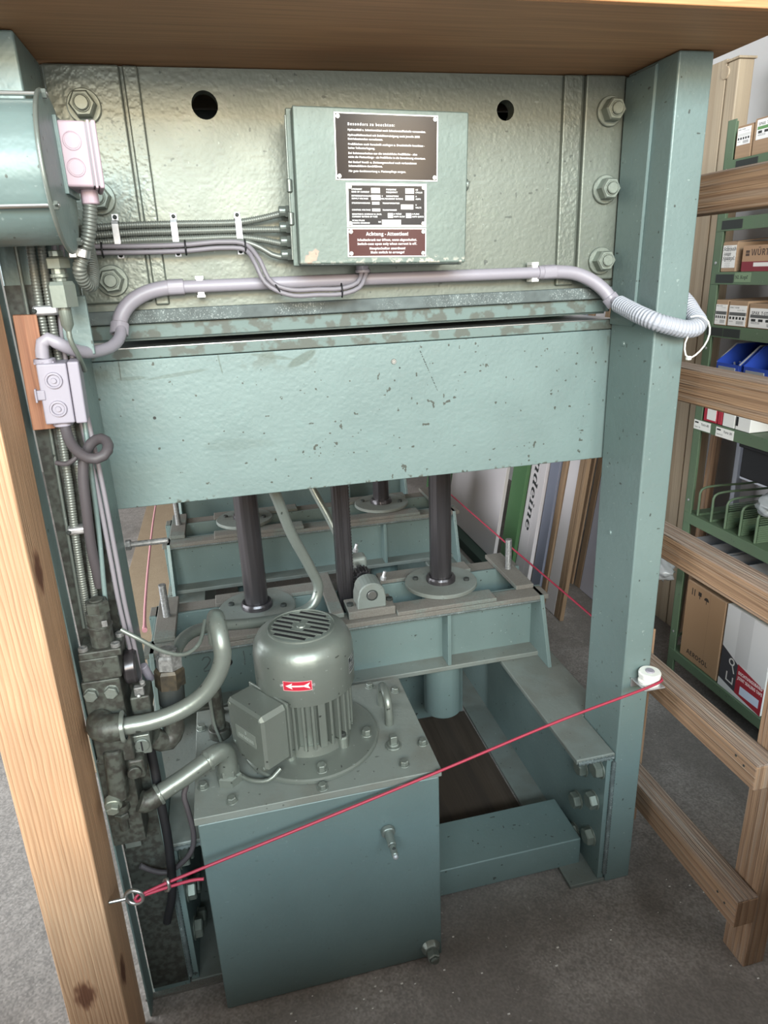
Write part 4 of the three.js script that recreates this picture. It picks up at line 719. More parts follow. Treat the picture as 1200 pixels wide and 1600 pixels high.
solo('copper_tube', 'thin straight tube at the far left of the upright', 'tube', sweep([[-0.289, 1.69, -1.245], [-0.295, 1.55, -1.262], [-0.299, 1.38, -1.268], [-0.303, 1.2, -1.262], [-0.309, 1.0, -1.262]], 0.0032, { rad: 8 }), M.silver);
solo('thin_tube', 'thin green tube beside the dark hose on the upright', 'tube', sweep([[-0.239, 1.41, -1.262], [-0.242, 1.3, -1.248], [-0.247, 1.2, -1.245], [-0.256, 1.08, -1.24], [-0.262, 0.99, -1.235]], 0.0045, { rad: 8 }), M.paint);
[0, 1].forEach(i => solo('grey_cable', i ? 'right one of the paired grey cables falling along the left upright' : 'left one of the paired grey cables falling along the left upright', 'cable', sweep([[-0.236 + i * .011, 1.69, -1.268], [-0.2435 + i * .011, 1.6, -1.262], [-0.252 + i * .012, 1.52, -1.266], [-0.246 + i * .012, 1.4, -1.262], [-0.238 + i * .01, 1.28, -1.252], [-0.236 + i * .01, 1.14, -1.245], [-0.235 + i * .01, 1.05, -1.24], [-0.232 + i * .009, 0.93, -1.25], [-0.235 + i * .009, 0.86, -1.262]], 0.0043, { rad: 10 }), M.cable));
{
  const p = thing('pipe_union', 'stack of hexagon nuts with a tapering tube hanging before the left upright', 'pipe fitting', [-0.226, 1.55, -1.205]);
  part(p, 'top_nut', [hexa(0.0185, 0.016, V(-0.224, 1.642, -1.2), UP, 0.3), cyl(V(-0.224, 1.658, -1.2), V(-0.224, 1.668, -1.2), 0.0105)], M.nut);
  part(p, 'threaded_neck', [ring(V(-0.225, 1.628, -1.2), UP, 0.004, 0.0135, 0.006), cyl(V(-0.225, 1.622, -1.2), V(-0.225, 1.645, -1.2), 0.0105)], M.nut);
  part(p, 'long_nut', hexa(0.0215, 0.038, V(-0.2255, 1.585, -1.2), UP, 0.35), M.nut);
  part(p, 'tapered_sleeve', lathe([[0, 0], [0.004, 0], [0.0095, 0.01], [0.0095, 0.038], [0, 0.038]], V(-0.2265, 1.548, -1.2), UP, 20), M.nut);
  part(p, 'thin_tube', sweep([[-0.2265, 1.552, -1.2], [-0.2265, 1.535, -1.2], [-0.222, 1.51, -1.215], [-0.224, 1.48, -1.26]], 0.0042, { rad: 8 }), M.nut);
  part(p, 'bracket', box(-0.248, -0.203, 1.505, 1.60, -1.268, -1.262, 0.002), M.paint);
}
// ---------- drum, upper left ----------
{
  const p = thing('motor_drum', 'green sheet-metal drum lying on its side before the left upright with tie rods', 'drum', [-0.26, 1.66, -1.125]);
  const ay = 1.762, az = -1.125;
  const L = (a, b, r, s) => lathe([[0, 0], [r - .002, 0], [r, .002], [r, b - a - .002], [r - .002, b - a], [0, b - a]], V(a, ay, az), PX, s || 56);
  part(p, 'drum_shell', L(-0.308, -0.191, 0.0905), M.paint, { long: 'y' });
  for (const x of [-0.192, -0.314]) part(p, 'end_disc', L(x, x + 0.006, 0.1015), M.paint);
  part(p, 'rim', sweep(Array.from({ length: 24 }, (_, k) => [-0.1885, ay + 0.1 * Math.sin(k / 24 * 6.2832), az + 0.1 * Math.cos(k / 24 * 6.2832)]), 0.0032, { closed: true, rad: 8, n: 90 }), M.silver);
  for (const a of [1.28, -0.5, 2.6, 4.2]) { const y = ay + 0.0965 * Math.sin(a), z = az + 0.0965 * Math.cos(a); part(p, 'tie_rod', cyl(V(-0.316, y, z), V(-0.178, y, z), 0.0028, 10), M.steel); part(p, 'rod_nut', hexa(0.006, 0.006, V(-0.186, y, z), PX), M.silver); }
  part(p, 'terminal_bracket', box(-0.187, -0.181, 1.74, 1.84, -1.235, -1.145, 0.001), M.paint);
  part(p, 'mount_arm', box(-0.31, -0.255, 1.70, 1.80, -1.2745, -1.19, 0.003), M.paint);
}
solo('flexible_conduit', 'ribbed hose leaving the pink junction box and bending back towards the upright', 'conduit', ridged([[-0.160, 1.735, -1.185], [-0.165, 1.71, -1.185], [-0.1715, 1.685, -1.186], [-0.184, 1.66, -1.192], [-0.193, 1.64, -1.192], [-0.192, 1.622, -1.205], [-0.186, 1.615, -1.225], [-0.184, 1.63, -1.25], [-0.188, 1.66, -1.285], [-0.198, 1.69, -1.34], [-0.21, 1.704, -1.39], [-0.218, 1.708, -1.425]], 0.0088, 0.0016, 0.0052, 14), M.flex);
solo('hose_clip', 'bright metal clip round the ribbed hose below the pink junction box', 'clamp', [ring(V(-0.1862, 1.656, -1.187), V(0.3, 1, 0), 0.0085, 0.0118, 0.013, 24), box(-0.202, -0.19, 1.655, 1.669, -1.182, -1.172, 0.002)], M.steel);

// ---------- timber before and above the press ----------
solo('wooden_post', 'thick fresh pine post at the left edge, in front of the left upright', 'wooden post', turned(box(-0.443, -0.3345, 0.0015, 1.974, -1.217, -1.09, 0.004), -0.335, 0.5, -1.15, 0, 0, -0.013), M.pine, { long: 'y' });
{
  const p = thing('wooden_shelf', 'wide wooden board resting on the press top above the camera', 'wooden board', [0.2, 1.975, -1.3]);
  part(p, 'board', box(-0.9, 0.985, 1.976, 2.0, -2.6, -1.085, 0.001), M.ply, { long: 'x' });
  part(p, 'front_edge', box(-0.9, 0.985, 1.9765, 2.002, -1.086, -1.074, 0.002), M.pineFine, { long: 'x' });
}
solo('wooden_block', 'short orange wooden block fixed behind the lower junction box', 'wooden block', turned(box(-0.318, -0.283, 1.39, 1.575, -1.266, -1.232, 0.002), -0.3, 1.48, -1.25, 0, 0.25, -0.03), M.redWood, { long: 'y' });
{
  const p = thing('wooden_fence', 'weathered timber fence of five rails between posts, right of the press', 'fence', [1.03, 0, -1.2]);
  part(p, 'front_post', box(1.06, 1.118, 0, 2.35, -1.04, -0.968, 0.003), M.oldWood, { long: 'y' });
  part(p, 'back_post', box(0.958, 1.018, 0, 1.97, -1.52, -1.4525, 0.003), M.oldWood, { long: 'y' });
  part(p, 'short_post', box(1.022, 1.083, 0, 0.66, -1.52, -1.4525, 0.003), M.oldWood, { long: 'y' });
  for (const [y0, y1, z1, dx] of [[0.158, 0.238, -0.958, 0], [0.541, 0.606, -0.968, 0], [0.925, 0.99, -0.9, 0], [1.314, 1.39, -0.9, 0], [1.703, 1.779, -0.9, 0]]) {
    const r = part(p, 'rail', box(1.0, 1.059, y0, y1 - 0.003, -1.452, z1, 0.004), M.oldWood, { long: 'z' });
    part(r, 'rail_top', box(1.001, 1.058, y1 - 0.004, y1, -1.451, z1 - 0.001, 0.0015), M.oldTop, { long: 'z' });
    for (const dz of [0.035, 0.06]) part(r, 'nail', cyl(V(0.999, y0 + 0.03 + dz * 0.3, z1 - dz), V(1.0012, y0 + 0.03 + dz * 0.3, z1 - dz), 0.003, 10, 0.0004), M.dark);
  }
}
{ // cream timber at the wall behind the shelving
  const p = thing('cream_post', 'tall cream painted board and post standing against the right wall', 'post', [1.98, 0, -2.5]);
  part(p, 'board', box(1.90, 1.925, 0, 2.29, -2.60, -2.49, 0.003), M.cream, { long: 'y' });
  part(p, 'post', box(1.90, 1.965, 0, 2.275, -2.485, -2.425, 0.006), M.cream, { long: 'y' });
  part(p, 'cap', [box(1.895, 1.97, 2.275, 2.283, -2.49, -2.42, 0.002), lathe([[0, 0], [0.022, 0], [0.02, 0.004], [0, 0.004]], V(1.9, 2.245, -2.49), NX, 20)], M.cream);
}

// ---------- pull cord round the press ----------
{
  const p = thing('red_pull_cord', 'thin red pull cord stretched across the tank front from eye hook to white pulley', 'cord', [0.3, 0.46, -1.2]);
  part(p, 'front_run', sweep([[-0.267, 0.4735, -1.12], [-0.222, 0.484, -1.123], [0.05, 0.527, -1.146], [0.369, 0.578, -1.174], [0.66, 0.627, -1.1995], [0.925, 0.663, -1.2205], [0.9475, 0.664, -1.229], [0.951, 0.6635, -1.245], [0.9555, 0.662, -1.4], [0.956, 0.648, -2.2], [0.955, 0.642, -3.0], [0.955, 0.64, -4.2]], 0.0032, { rad: 8 }), M.rope);
  part(p, 'return_end', sweep([[-0.267, 0.469, -1.12], [-0.221, 0.477, -1.119], [-0.168, 0.486, -1.114], [-0.149, 0.486, -1.111]], 0.0032, { rad: 8 }), M.rope);
  part(p, 'hook_loop', sweep([[-0.267, 0.4735, -1.12], [-0.279, 0.469, -1.124], [-0.285, 0.464, -1.118], [-0.278, 0.463, -1.114], [-0.267, 0.469, -1.12]], 0.0032, { rad: 8 }), M.rope);
}
solo('cord_ferrule', 'small steel clamp ring gripping the doubled end of the red cord', 'clamp', [turned(sweep([[-0.222, 0.496, -1.121], [-0.2165, 0.481, -1.113], [-0.222, 0.466, -1.121], [-0.2275, 0.481, -1.129]], 0.0034, { closed: true, rad: 8 }), -0.222, 0.481, -1.121, 0, 0, -0.2)], M.steel);
{
  const p = thing('eye_hook', 'steel screw eye in the pine post holding the red cord', 'hook', [-0.3, 0.46, -1.12]);
  part(p, 'eye', sweep(Array.from({ length: 16 }, (_, k) => [-0.285 + 0.0165 * Math.cos(k / 16 * 6.2832), 0.470 + 0.0165 * Math.sin(k / 16 * 6.2832), -1.12 + 0.004 * Math.cos(k / 16 * 6.2832)]), 0.0042, { closed: true, rad: 10, n: 48 }), M.steel);
  part(p, 'shank', cyl(V(-0.3338, 0.470, -1.12), V(-0.3, 0.470, -1.12), 0.0036, 12), M.steel);
}
{
  const p = thing('cord_pulley', 'white plastic pulley on a bright bracket at the right upright', 'pulley', [0.93, 0.64, -1.25]);
  part(p, 'wheel', lathe([[0, 0], [0.024, 0], [0.0255, 0.003], [0.0255, 0.0075], [0.020, 0.011], [0.020, 0.014], [0.0255, 0.0175], [0.0262, 0.028], [0.024, 0.0315], [0, 0.0315]], V(0.924, 0.6515, -1.2465), UP, 40), M.whitePlastic);
  part(p, 'hub', lathe([[0, 0], [0.011, 0], [0.009, 0.003], [0, 0.004]], V(0.924, 0.683, -1.2465), UP, 20), M.boxGrey);
  part(p, 'bracket', [box(0.893, 0.944, 0.628, 0.651, -1.2748, -1.272, 0.0008), box(0.895, 0.95, 0.648, 0.651, -1.274, -1.218, 0.0008)], M.zinc);
  part(p, 'bracket_bolt', [hexa(0.006, 0.005, V(0.921, 0.638, -1.272), PZ), hexa(0.006, 0.005, V(0.924, 0.648, -1.2465), V(0, -1, 0))], M.steel);
}
{
  const p = thing('pull_cord', 'faded pink cord running back along the left side of the press', 'cord', [-0.29, 0.6, -1.7]);
  part(p, 'cord', sweep([[-0.233, 0.878, -1.452], [-0.274, 0.785, -1.8], [-0.304, 0.74, -2.2], [-0.335, 0.712, -2.9], [-0.345, 0.70, -4.2]], 0.0036, { rad: 8 }), M.ropePale);
  part(p, 'cord_sleeve', sweep([[-0.233, 0.878, -1.456], [-0.236, 0.872, -1.48], [-0.241, 0.861, -1.52]], (t) => 0.006 - 0.0024 * t, { rad: 12 }), M.ropePale);
}

// ---------- shelving on the right ----------
const SX = 1.6, SZ = -2.06, SN = -0.75;
{
  const p = thing('metal_shelving', 'green metal shelving unit along the right wall full of cartons and bins', 'shelving', [1.8, 0, -1.4]);
  for (const [x, z] of [[SX, SZ], [2.06, SZ], [SX, SN - 0.04], [2.06, SN - 0.04]]) part(p, 'upright', [box(x, x + 0.004, 0, 2.01, z, z + 0.036, 0.001), box(x, x + (x > 2 ? -0.036 : 0.036), 0, 2.01, z - 0.001, z + 0.003, 0.001)], M.shelf, { long: 'y' });
  for (const y of [1.895, 1.73, 1.57, 1.405, 1.24, 1.085, 0.74, 0.55, 0.172]) {
    const s = part(p, 'shelf_panel', box(SX + 0.003, 2.085, y - 0.002, y + 0.001, SZ + 0.004, SN, 0), M.shelf);
    part(s, 'shelf_lip', box(SX - 0.002, SX + 0.002, y - 0.036, y + 0.002, SZ + 0.004, SN, 0.001), M.shelf);
  }
  for (let k = 0; k < 7; k++) { const y = 0.25 + k * 0.27; part(p, 'bolt', cyl(V(SX - 0.003, y, SZ + 0.018), V(SX, y, SZ + 0.018), 0.005, 10), M.zinc); }
  part(p, 'side_brace', cyl(V(SX + 0.02, 0.2, SZ + 0.002), V(2.06, 0.52, SZ + 0.002), 0.004, 8), M.shelf);
  for (const [y, z, w] of [[1.712, -2.03, 0.09], [1.387, -2.045, 0.075], [1.387, -1.965, 0.075], [1.552, -2.03, 0.08], [1.878, -2.0, 0.09]]) part(p, 'label_holder', box(SX - 0.004, SX - 0.002, y - 0.013, y + 0.013, z, z + w, 0), M.dark);
  const lab = (y, z, w, h, draw) => part(p, 'shelf_label', new THREE.BoxGeometry(0.0008, h, w).translate(SX - 0.0028, y, z + w / 2), printed(print(256, 96, draw)), { keepUV: true });
  const small = (a, b) => (g, w, h) => { g.fillStyle = '#e9e7e2'; g.fillRect(0, 0, w, h); g.fillStyle = '#222'; g.fillRect(12, 16, 58, 16); g.font = 'bold 34px sans-serif'; g.fillText(a, 112, 46); g.font = '24px sans-serif'; g.fillText(b, 14, 78); };
  lab(1.069, -2.068 + 0.012, 0.085, 0.032, small('Torx 40', 'Spax  5x')); lab(1.066, -1.943, 0.085, 0.032, small('Torx 30', 'Senk 4,5'));
  lab(1.556, -1.945, 0.07, 0.028, (g, w, h) => { g.fillStyle = '#74886b'; g.fillRect(0, 0, w, h); g.fillStyle = '#1c1c1c'; g.font = 'bold 48px serif'; g.fillText('Nl. Kopf ↓', 10, 64); });
}
// cartons: named by print and place
function carton(label, x0, x1, y0, y1, z0, z1, face, o = {}) {
  const p = thing(o.name || 'carton', label, 'box', [x0, y0, (z0 + z1) / 2]);
  part(p, 'carton_body', box(x0, x1, y0, y1, z0, z1, 0.003), o.mat || M.carton);
  if (o.flap) part(p, 'top_flap', turned(box(x0 + 0.002, x1 - 0.1, y1, y1 + 0.002, z0 + 0.002, z1 - 0.002, 0), x0, y1, (z0 + z1) / 2, 0, 0, o.flap), o.mat || M.carton);
  if (face) { const [a, b, c, d, draw] = face; part(p, 'printed_label', new THREE.BoxGeometry(0.001, (d - c) * (y1 - y0), (b - a) * (z1 - z0)).translate(x0 - 0.0005, y0 + (c + d) / 2 * (y1 - y0), z0 + (a + b) / 2 * (z1 - z0)), printed(print(256, Math.max(64, Math.round(256 * (d - c) * (y1 - y0) / ((b - a) * (z1 - z0)))), draw)), { keepUV: true }); }
  return p;
}
const stockLabel = (green) => (g, w, h) => {
  g.fillStyle = '#e4e1df'; g.fillRect(0, 0, w, h); g.fillStyle = '#3a3a3a'; g.font = 'bold 22px sans-serif'; g.fillText('SPAX  T-STAR', 12, 30); g.font = '15px sans-serif'; g.fillText('5,0 x 60   200 St.', 120, 52);
  g.fillStyle = green || '#5a5a5a'; g.fillRect(6, h * 0.34, w - 12, h * 0.16); g.fillStyle = '#2c2c2c'; for (let k = 0; k < 5; k++) { g.fillRect(14 + k * 48, h * 0.56, 30, h * 0.13); }
  g.font = '14px monospace'; g.fillText('4003530', 14, h * 0.82); for (let k = 0; k < 22; k++) g.fillRect(120 + k * 5, h * 0.76, 1 + (k * 7) % 3, h * 0.16);
};
carton('brown carton with white label on the top shelf beside the green upright', SX + 0.005, 1.9, 1.897, 1.985, -2.022, -1.955, [0.08, 0.9, 0.42, 0.95, stockLabel('#d0cecb')], { flap: 0.05 });
carton('brown carton with green printed label, second on the top shelf', SX + 0.005, 1.9, 1.897, 1.992, -1.95, -1.80, [0.08, 0.95, 0.42, 0.97, stockLabel('#5f8a55')], { flap: 0.08 });
carton('brown carton, third on the top shelf, cut by the picture edge', SX + 0.005, 1.9, 1.897, 1.98, -1.79, -1.6, null);
carton('small carton with black handwriting on its white label', SX + 0.003, 1.86, 1.572, 1.660, -2.022, -1.955, [0.06, 0.94, 0.14, 0.9, (g, w, h) => {
  g.fillStyle = '#dcd8d4'; g.fillRect(0, 0, w, h); g.fillStyle = '#17171c'; g.font = 'italic bold 66px serif'; g.fillText('Schraub', 8, 70, 240); g.font = 'italic bold 52px serif'; g.fillText('lange', 20, 128, 150); g.font = 'italic bold 66px serif'; g.fillText('Spanpl.', 10, 190, 240); g.font = '16px sans-serif'; for (let y = 20; y < h; y += 24) g.fillText('Art. 0153 5 60', 60, y); }], { flap: 0.06 });
const wurth = (g, w, h) => { g.fillStyle = '#a9876a'; g.fillRect(0, 0, w, h); g.fillStyle = '#7d2b35'; g.fillRect(0, h * 0.62, w, h * 0.38); g.fillStyle = '#4c3a32'; g.font = 'bold 32px sans-serif'; g.fillText('WÜRTH', 44, h * 0.38); g.fillRect(16, h * 0.18, 20, 9); g.fillRect(16, h * 0.3, 20, 9); g.fillStyle = '#ded9d4'; g.fillRect(62, h * 0.66, 130, h * 0.16); };
carton('brown carton with dark red base lettered in front of the taller one', SX + 0.003, 1.715, 1.572, 1.648, -1.93, -1.72, [0.01, 0.99, 0.02, 0.98, wurth]);
carton('taller brown lettered carton standing behind, on the same shelf as the handwritten one', 1.72, 1.88, 1.572, 1.69, -1.945, -1.7, [0.02, 0.98, 0.05, 0.97, wurth]);
[[-2.022, -1.965, 'first'], [-1.96, -1.877, 'second'], [-1.872, -1.70, 'third']].forEach(([a, b, w], i) => carton(w + ' of the low cartons with grey and white stock labels, counted from the upright', SX + 0.003, 1.95, 1.407, [1.487, 1.486, 1.48][i], a, b, [0.04, 0.96, 0.04, 0.82, stockLabel()]));
carton('long flat carton pushed to the back under the second shelf from the top', 1.75, 2.05, 1.732, 1.80, -2.0, -1.5, null);
// blue open-fronted bins
const binShape = (x, z, w) => [
  box(x, x + 0.26, 1.243, 1.246, z, z + w, 0), box(x + 0.25, x + 0.254, 1.243, 1.345, z, z + w, 0.001),
  ...[z, z + w - 0.004].map(q => prism([[x + 0.005, 1.243], [x + 0.254, 1.243], [x + 0.254, 1.345], [x + 0.07, 1.345], [x, 1.295]], 0.004).translate(0, 0, q)), box(x, x + 0.004, 1.243, 1.290, z, z + w, 0.001)];
[[-1.985, 'blue open storage bin with screws, left one beside the shelving upright'], [-1.86, 'blue open storage bin, right one at the picture edge']].forEach(([z, label], i) => {
  const p = thing('storage_bin', label, 'bin', [SX, 1.242, z + 0.05], 'blue bins on the shelf');
  part(p, 'bin_body', binShape(SX + 0.002, z, 0.105), M.blueBin);
  part(p, 'bin_rim', [z, z + 0.105].flatMap(q => [cyl(V(SX + 0.002, 1.29, q), V(SX + 0.07, 1.346, q), 0.003, 8), cyl(V(SX + 0.07, 1.346, q), V(SX + 0.25, 1.347, q), 0.003, 8)]), i ? M.blueBin : M.greyBin);
  part(p, 'label_slot', box(SX - 0.001, SX + 0.002, 1.252, 1.28, z + 0.012, z + 0.09, 0.001), M.greyBin);
  if (!i) { const s = []; for (let k = 0; k < 26; k++) { const x = SX + 0.045 + 0.15 * rnd(), zz = z + 0.037 + 0.03 * rnd(), y = 1.252 + 0.025 * rnd(), d = V(rnd() - .5, 0.5 * rnd(), rnd() - .5).normalize(); s.push(cyl(V(x, y, zz), V(x, y, zz).addScaledVector(d, 0.03), 0.003, 6, 0.0003)); } solo('loose_screws', 'heap of steel screws lying in the left blue bin', 'screws', s, M.zinc, { kind: 'stuff' }); }
});
// red and white small packs
[[-2.02, -1.955, 1.145, M.red, 'red and white small pack above the white shelf labels'], [-1.95, -1.93, 1.14, M.red, 'narrow red pack next to the red and white one'], [-1.925, -1.87, 1.135, M.paper, 'white small pack right of the red ones'], [-1.865, -1.80, 1.135, M.paper, 'white small pack with a black mark at the picture edge']].forEach(([a, b, y, m, label], i) => {
  const p = thing('small_pack', label, 'pack', [SX, 1.086, (a + b) / 2], 'small packs on the middle shelf');
  part(p, 'pack_body', box(SX + 0.004, 1.75, 1.0875, y, a, b, 0.002), m);
  if (i === 0) part(p, 'pack_label', box(SX + 0.003, SX + 0.0045, 1.095, 1.138, a + 0.018, b - 0.004, 0), M.paper);
  if (i === 3) part(p, 'pack_mark', box(SX + 0.003, SX + 0.0045, 1.10, 1.13, a + 0.002, a + 0.012, 0.001), M.black);
});
solo('black_tray', 'black plastic tray hung under the shelf with white labels', 'tray', [box(SX + 0.015, 1.9, 0.935, 1.04, -1.832, -1.45, 0.006), box(SX + 0.006, 1.91, 1.035, 1.05, -1.84, -1.44, 0.003), box(SX + 0.02, 1.9, 1.05, 1.0825, -1.82, -1.46, 0.002)], M.black);
// wire dividers
[-2.0, -1.93, -1.86, -1.79, -1.72].forEach((z, i) => {
  const p = thing('shelf_divider', ['first', 'second', 'third', 'fourth', 'fifth'][i] + ' green wire-framed divider standing on the lower shelf, counted from the upright', 'divider', [SX, 0.742, z], 'dividers on the lower shelf');
  part(p, 'divider_frame', sweep([[SX + 0.012, 0.742, z], [SX + 0.012, 0.80, z], [SX + 0.013, 0.832, z], [SX + 0.024, 0.843, z], [SX + 0.2, 0.846, z + 0.008], [2.0, 0.846, z + 0.012]], 0.0042, { rad: 8 }), M.shelf);
  part(p, 'divider_sheet', box(SX + 0.016, 2.0, 0.742, 0.80 - (i < 2 ? 0.05 : 0), z + 0.002, z + 0.004, 0), M.shelf);
  if (i > 1) { const w = []; for (let k = 0; k < 12; k++) w.push(box(SX + 0.016, 2.0, 0.747 + k * 0.0075, 0.749 + k * 0.0075, z + 0.004, z + 0.007, 0)); part(p, 'wires', w, M.shelf, { kind: 'stuff' }); }
});
// things leaning between wall and shelving
solo('wooden_rod', 'round brown wooden rod leaning behind the shelving upright', 'rod', cyl(V(1.93, 0.0, -2.385), V(1.965, 1.07, -2.375), 0.022, 20), M.oldWood, { long: 'y' });
{ const p = thing('framed_panel', 'pale grey framed panel leaning behind the wire dividers', 'panel', [2.0, 0.6, -2.25]);
  part(p, 'panel_sheet', box(2.05, 2.06, 0.745, 1.05, -2.32, -2.07, 0), std({ color: 0xe2e4ee, roughness: 0.6 })); part(p, 'panel_frame', [box(2.035, 2.065, 0.2, 1.05, -2.345, -2.32, 0.003), box(2.035, 2.065, 0.99, 1.01, -2.32, -2.07, 0.003)], std({ color: 0xa9acb5, roughness: 0.5 })); }
carton('brown carton printed with large lettering and handling symbols on the bottom shelf', SX + 0.006, 1.9, 0.175, 0.49, -2.0, -1.795, [0.01, 0.99, 0.01, 0.99, (g, w, h) => {
  g.fillStyle = '#a08062'; g.fillRect(0, 0, w, h); g.fillStyle = '#94755a'; g.fillRect(w * 0.62, 0, 3, h); g.fillStyle = '#2d2622'; g.font = 'bold 34px sans-serif'; g.fillText('AEROSOL', 44, h * 0.93, 168);
  g.fillRect(34, h * 0.06, 6, 34); g.fillRect(50, h * 0.06, 6, 34); g.fillRect(78, h * 0.06, 22, 20); g.fillRect(87, h * 0.09, 5, 22); g.beginPath(); g.arc(136, h * 0.12, 16, Math.PI, 0); g.fill(); g.fillRect(134, h * 0.12, 4, 16); }], { flap: -0.06 });
carton('white carton with dark and red printed lower part next to the brown lettered one', SX + 0.006, 1.9, 0.175, 0.495, -1.785, -1.58, [0.0, 1.0, 0.0, 1.0, (g, w, h) => {
  g.fillStyle = '#d4d2d2'; g.fillRect(0, 0, w, h); g.fillStyle = '#c4c2c2'; g.fillRect(w * 0.3, 0, w * 0.3, h * 0.6); g.fillStyle = '#3c3b40'; g.beginPath(); g.moveTo(0, h * 0.50); g.lineTo(w * 0.42, h * 0.62); g.lineTo(w * 0.42, h * 0.95); g.lineTo(0, h * 0.9); g.fill();
  g.fillStyle = '#9c2633'; g.beginPath(); g.moveTo(w * 0.4, h * 0.60); g.lineTo(w, h * 0.68); g.lineTo(w, h); g.lineTo(w * 0.4, h * 0.95); g.fill(); g.strokeStyle = '#d8d4d0'; g.lineWidth = 7; g.beginPath(); g.arc(66, h * 0.63, 14, 0, 6.3); g.moveTo(72, h * 0.67); g.lineTo(86, h * 0.75); g.moveTo(46, h * 0.77); g.lineTo(46, h * 0.87); g.lineTo(84, h * 0.88); g.lineTo(84, h * 0.80); g.stroke();
  g.fillStyle = '#efe9e6'; g.font = 'bold 21px sans-serif'; g.fillText('DICHTUNGSBAND', 110, h * 0.71, 140); g.fillText('JOINT SEALING TAPE', 110, h * 0.77, 142); g.fillStyle = '#c9d3e6'; g.fillRect(130, h * 0.83, 110, h * 0.1); }], { mat: M.paper });
function bag(label, x, y, z, a, b, c) {
  const g = new THREE.SphereGeometry(1, 28, 20), q = g.attributes.position;
  for (let i = 0; i < q.count; i++) { const d = [q.getX(i), q.getY(i), q.getZ(i)], k = 0.7 + 0.45 * noise(d[0] * .5 + .5, d[1] * .5 + .5 + d[2] * .23, 9, 3); q.setXYZ(i, x + d[0] * a * k, y + d[1] * b * k, z + d[2] * c * k); }
  g.computeVertexNormals(); solo('plastic_bag', label, 'bag', g, M.film);
}
bag('crumpled clear plastic bag hanging beside the shelving over the lettered carton', 1.535, 0.515, -2.09, 0.05, 0.05, 0.085);
bag('crumpled clear plastic bag lying on the wire dividers at the picture edge', 1.66, 0.872, -1.70, 0.07, 0.04, 0.05);
[[-2.015, 'small grey bin on the shelf under the dividers, nearest the upright'], [-1.93, 'second small grey bin under the dividers'], [-1.83, 'third small grey bin under the dividers']].forEach(([z, label]) => { const p = thing('small_bin', label, 'bin', [SX, 0.551, z], 'grey bins under the dividers'); part(p, 'bin_body', [box(SX + 0.02, 1.8, 0.551, 0.555, z, z + 0.085, 0), box(SX + 0.02, SX + 0.024, 0.551, 0.61, z, z + 0.085, 0.001), box(1.796, 1.8, 0.551, 0.65, z, z + 0.085, 0.001), box(SX + 0.02, 1.8, 0.551, 0.65, z, z + 0.004, 0.001), box(SX + 0.02, 1.8, 0.551, 0.65, z + 0.081, z + 0.085, 0.001)], M.greyBin); part(p, 'bin_label', box(SX + 0.0185, SX + 0.02, 0.565, 0.595, z + 0.015, z + 0.07, 0), M.paper); });

// ---------- sheets leaning on the right wall behind the press ----------
function leaning(name, label, z0, z1, x, thick, mat, lean = 0.14, h = 1.9, y0 = 0.0) {
  const g = box(0, thick, 0, h, z0, z1, 0.002); metreUV(g, 'y'); g.rotateZ(-lean); g.translate(x, y0 + thick * Math.sin(lean), 0);
  return solo(name, label, 'panel', g, mat, { keepUV: true });
}
const white = std({ color: 0xcfc9cb, roughness: 0.5 }), grey = std({ color: 0xb9b7c2, roughness: 0.5 }), green = std({ map: enamel([74, 112, 72], 0.2), roughness: 0.5 }), tan = std({ map: timber([140, 116, 92], [120, 96, 74], { rings: 2, w: 0.5, s: 3 }), roughness: 0.8 });
solo('base_timber', 'dark green timber lying on the floor under the leaning sheets', 'beam timber', box(1.30, 1.40, 0, 0.06, -4.6, -3.3, 0.003), std({ color: 0x33463f, roughness: 0.7 }));
leaning('leaning_sheet', 'green sheet farthest back in the leaning row', -4.6, -4.12, 1.36, 0.02, green, 0.14, 1.9, 0.062);
leaning('leaning_sheet', 'large plain white sheet leaning behind the red cord', -4.1, -3.3, 1.36, 0.02, white, 0.14, 1.9, 0.062);
leaning('leaning_sheet', 'narrow green edged sheet between plain white and lettered sheets', -3.28, -3.12, 1.38, 0.02, green, 0.14);
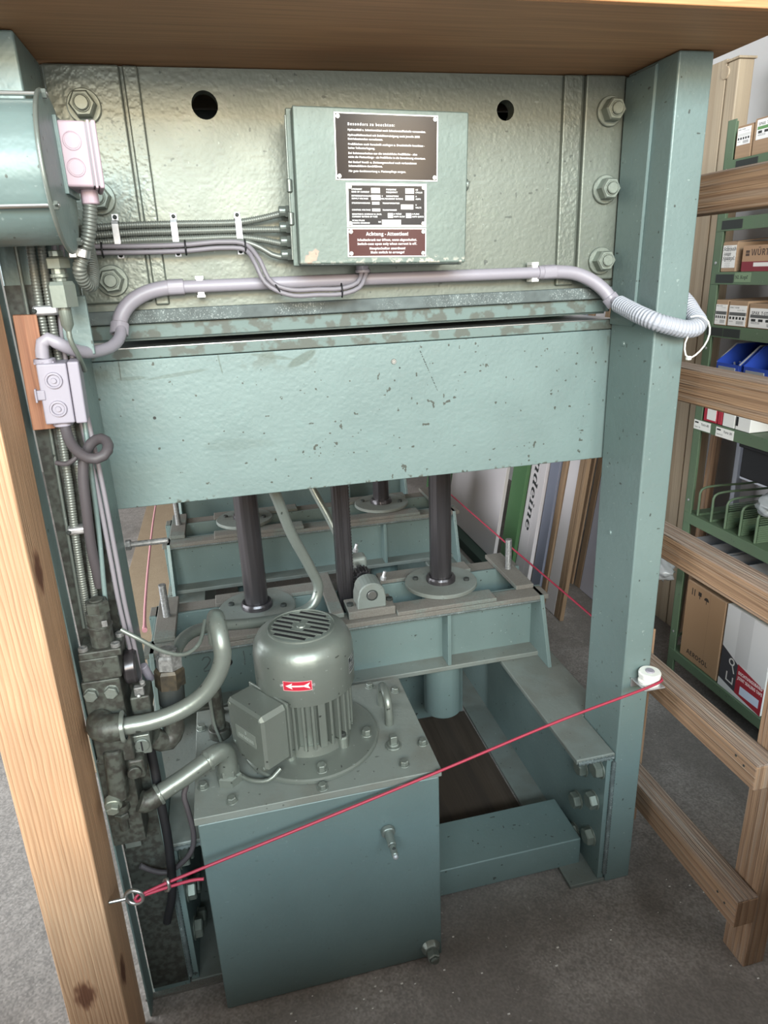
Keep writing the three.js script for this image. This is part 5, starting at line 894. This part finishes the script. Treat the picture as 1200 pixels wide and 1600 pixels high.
{
  const L = leaning('lettered_sheet', 'white sheet with black italic lettering running down it', -3.115, -2.96, 1.40, 0.02, white, 0.14);
  const b = new THREE.BoxGeometry(0.0006, 1.2, 0.085).translate(-0.0005, 0.66, -3.06); clean(b); b.rotateZ(-0.14); b.translate(1.40, 0, 0);
  part(L, 'lettering', b, printed(print(128, 1280, (g, w, h) => { g.fillStyle = '#d0cacc'; g.fillRect(0, 0, w, h); g.fillStyle = '#2a2c2e'; g.translate(w * 0.3, 20); g.rotate(Math.PI / 2); g.font = 'italic bold 116px serif'; g.fillText('nicht irgendeine', 0, 0, 1230); })), { keepUV: true });
}
leaning('leaning_board', 'grey blue strip beside the lettered sheet', -2.95, -2.86, 1.42, 0.02, std({ color: 0x777b8b, roughness: 0.6 }), 0.13);
leaning('leaning_board', 'thin brown board right of the grey blue strip', -2.855, -2.815, 1.43, 0.022, tan, 0.13);
leaning('leaning_board', 'pale strip between two brown boards in the leaning row', -2.81, -2.715, 1.44, 0.02, white, 0.13);
leaning('leaning_board', 'second brown board of the leaning row', -2.71, -2.675, 1.44, 0.03, tan, 0.12);
leaning('leaning_board', 'light edged brown board next to the wide one', -2.67, -2.65, 1.44, 0.02, tan, 0.12);
leaning('leaning_board', 'wide flat brown hardboard sheet of the leaning row', -3.18, -3.0, 1.69, 0.01, M.carton, 0.13, 1.9);
leaning('leaning_board', 'narrow dark brown board right of the hardboard', -2.99, -2.945, 1.70, 0.02, tan, 0.13, 1.9);
leaning('leaning_sheet', 'pale grey sheet at the right end of the leaning row beside the upright', -2.935, -2.72, 1.70, 0.02, grey, 0.13, 1.9);

// ---------- outside the picture: a low cupboard added to shade the tank and lower uprights ----------
{
  const p = thing('shade_blocker', 'low wide unseen cupboard the photographer leans over', 'blocker', [0.35, 0, 0.2]);
  part(p, 'blocker_top', box(-0.9, 1.6, 0.985, 1.025, -0.1, 0.5, 0.003), M.brownBoard, { long: 'x' });
  part(p, 'blocker_body', box(-0.86, 1.56, 0, 0.985, -0.07, 0.46, 0.003), M.brownBoard, { long: 'x' });
}

// ---------- small litter on the floor ----------
{ const g = []; for (let k = 0; k < 60; k++) { const x = -0.3 + 1.6 * rnd(), z = -1.24 + 0.6 * rnd() * rnd(); const s = 0.0012 + 0.002 * rnd(); if (x > -0.16 && x < 0.38 && z < -1.18) continue; g.push(box(x, x + s * 2, 0, s * 0.8, z, z + s, 0)); }
  solo('wood_chips', 'scattered pale wood chips and crumbs on the concrete floor', 'litter', g, M.paper, { kind: 'stuff' }); }

renderer.render(scene, camera);
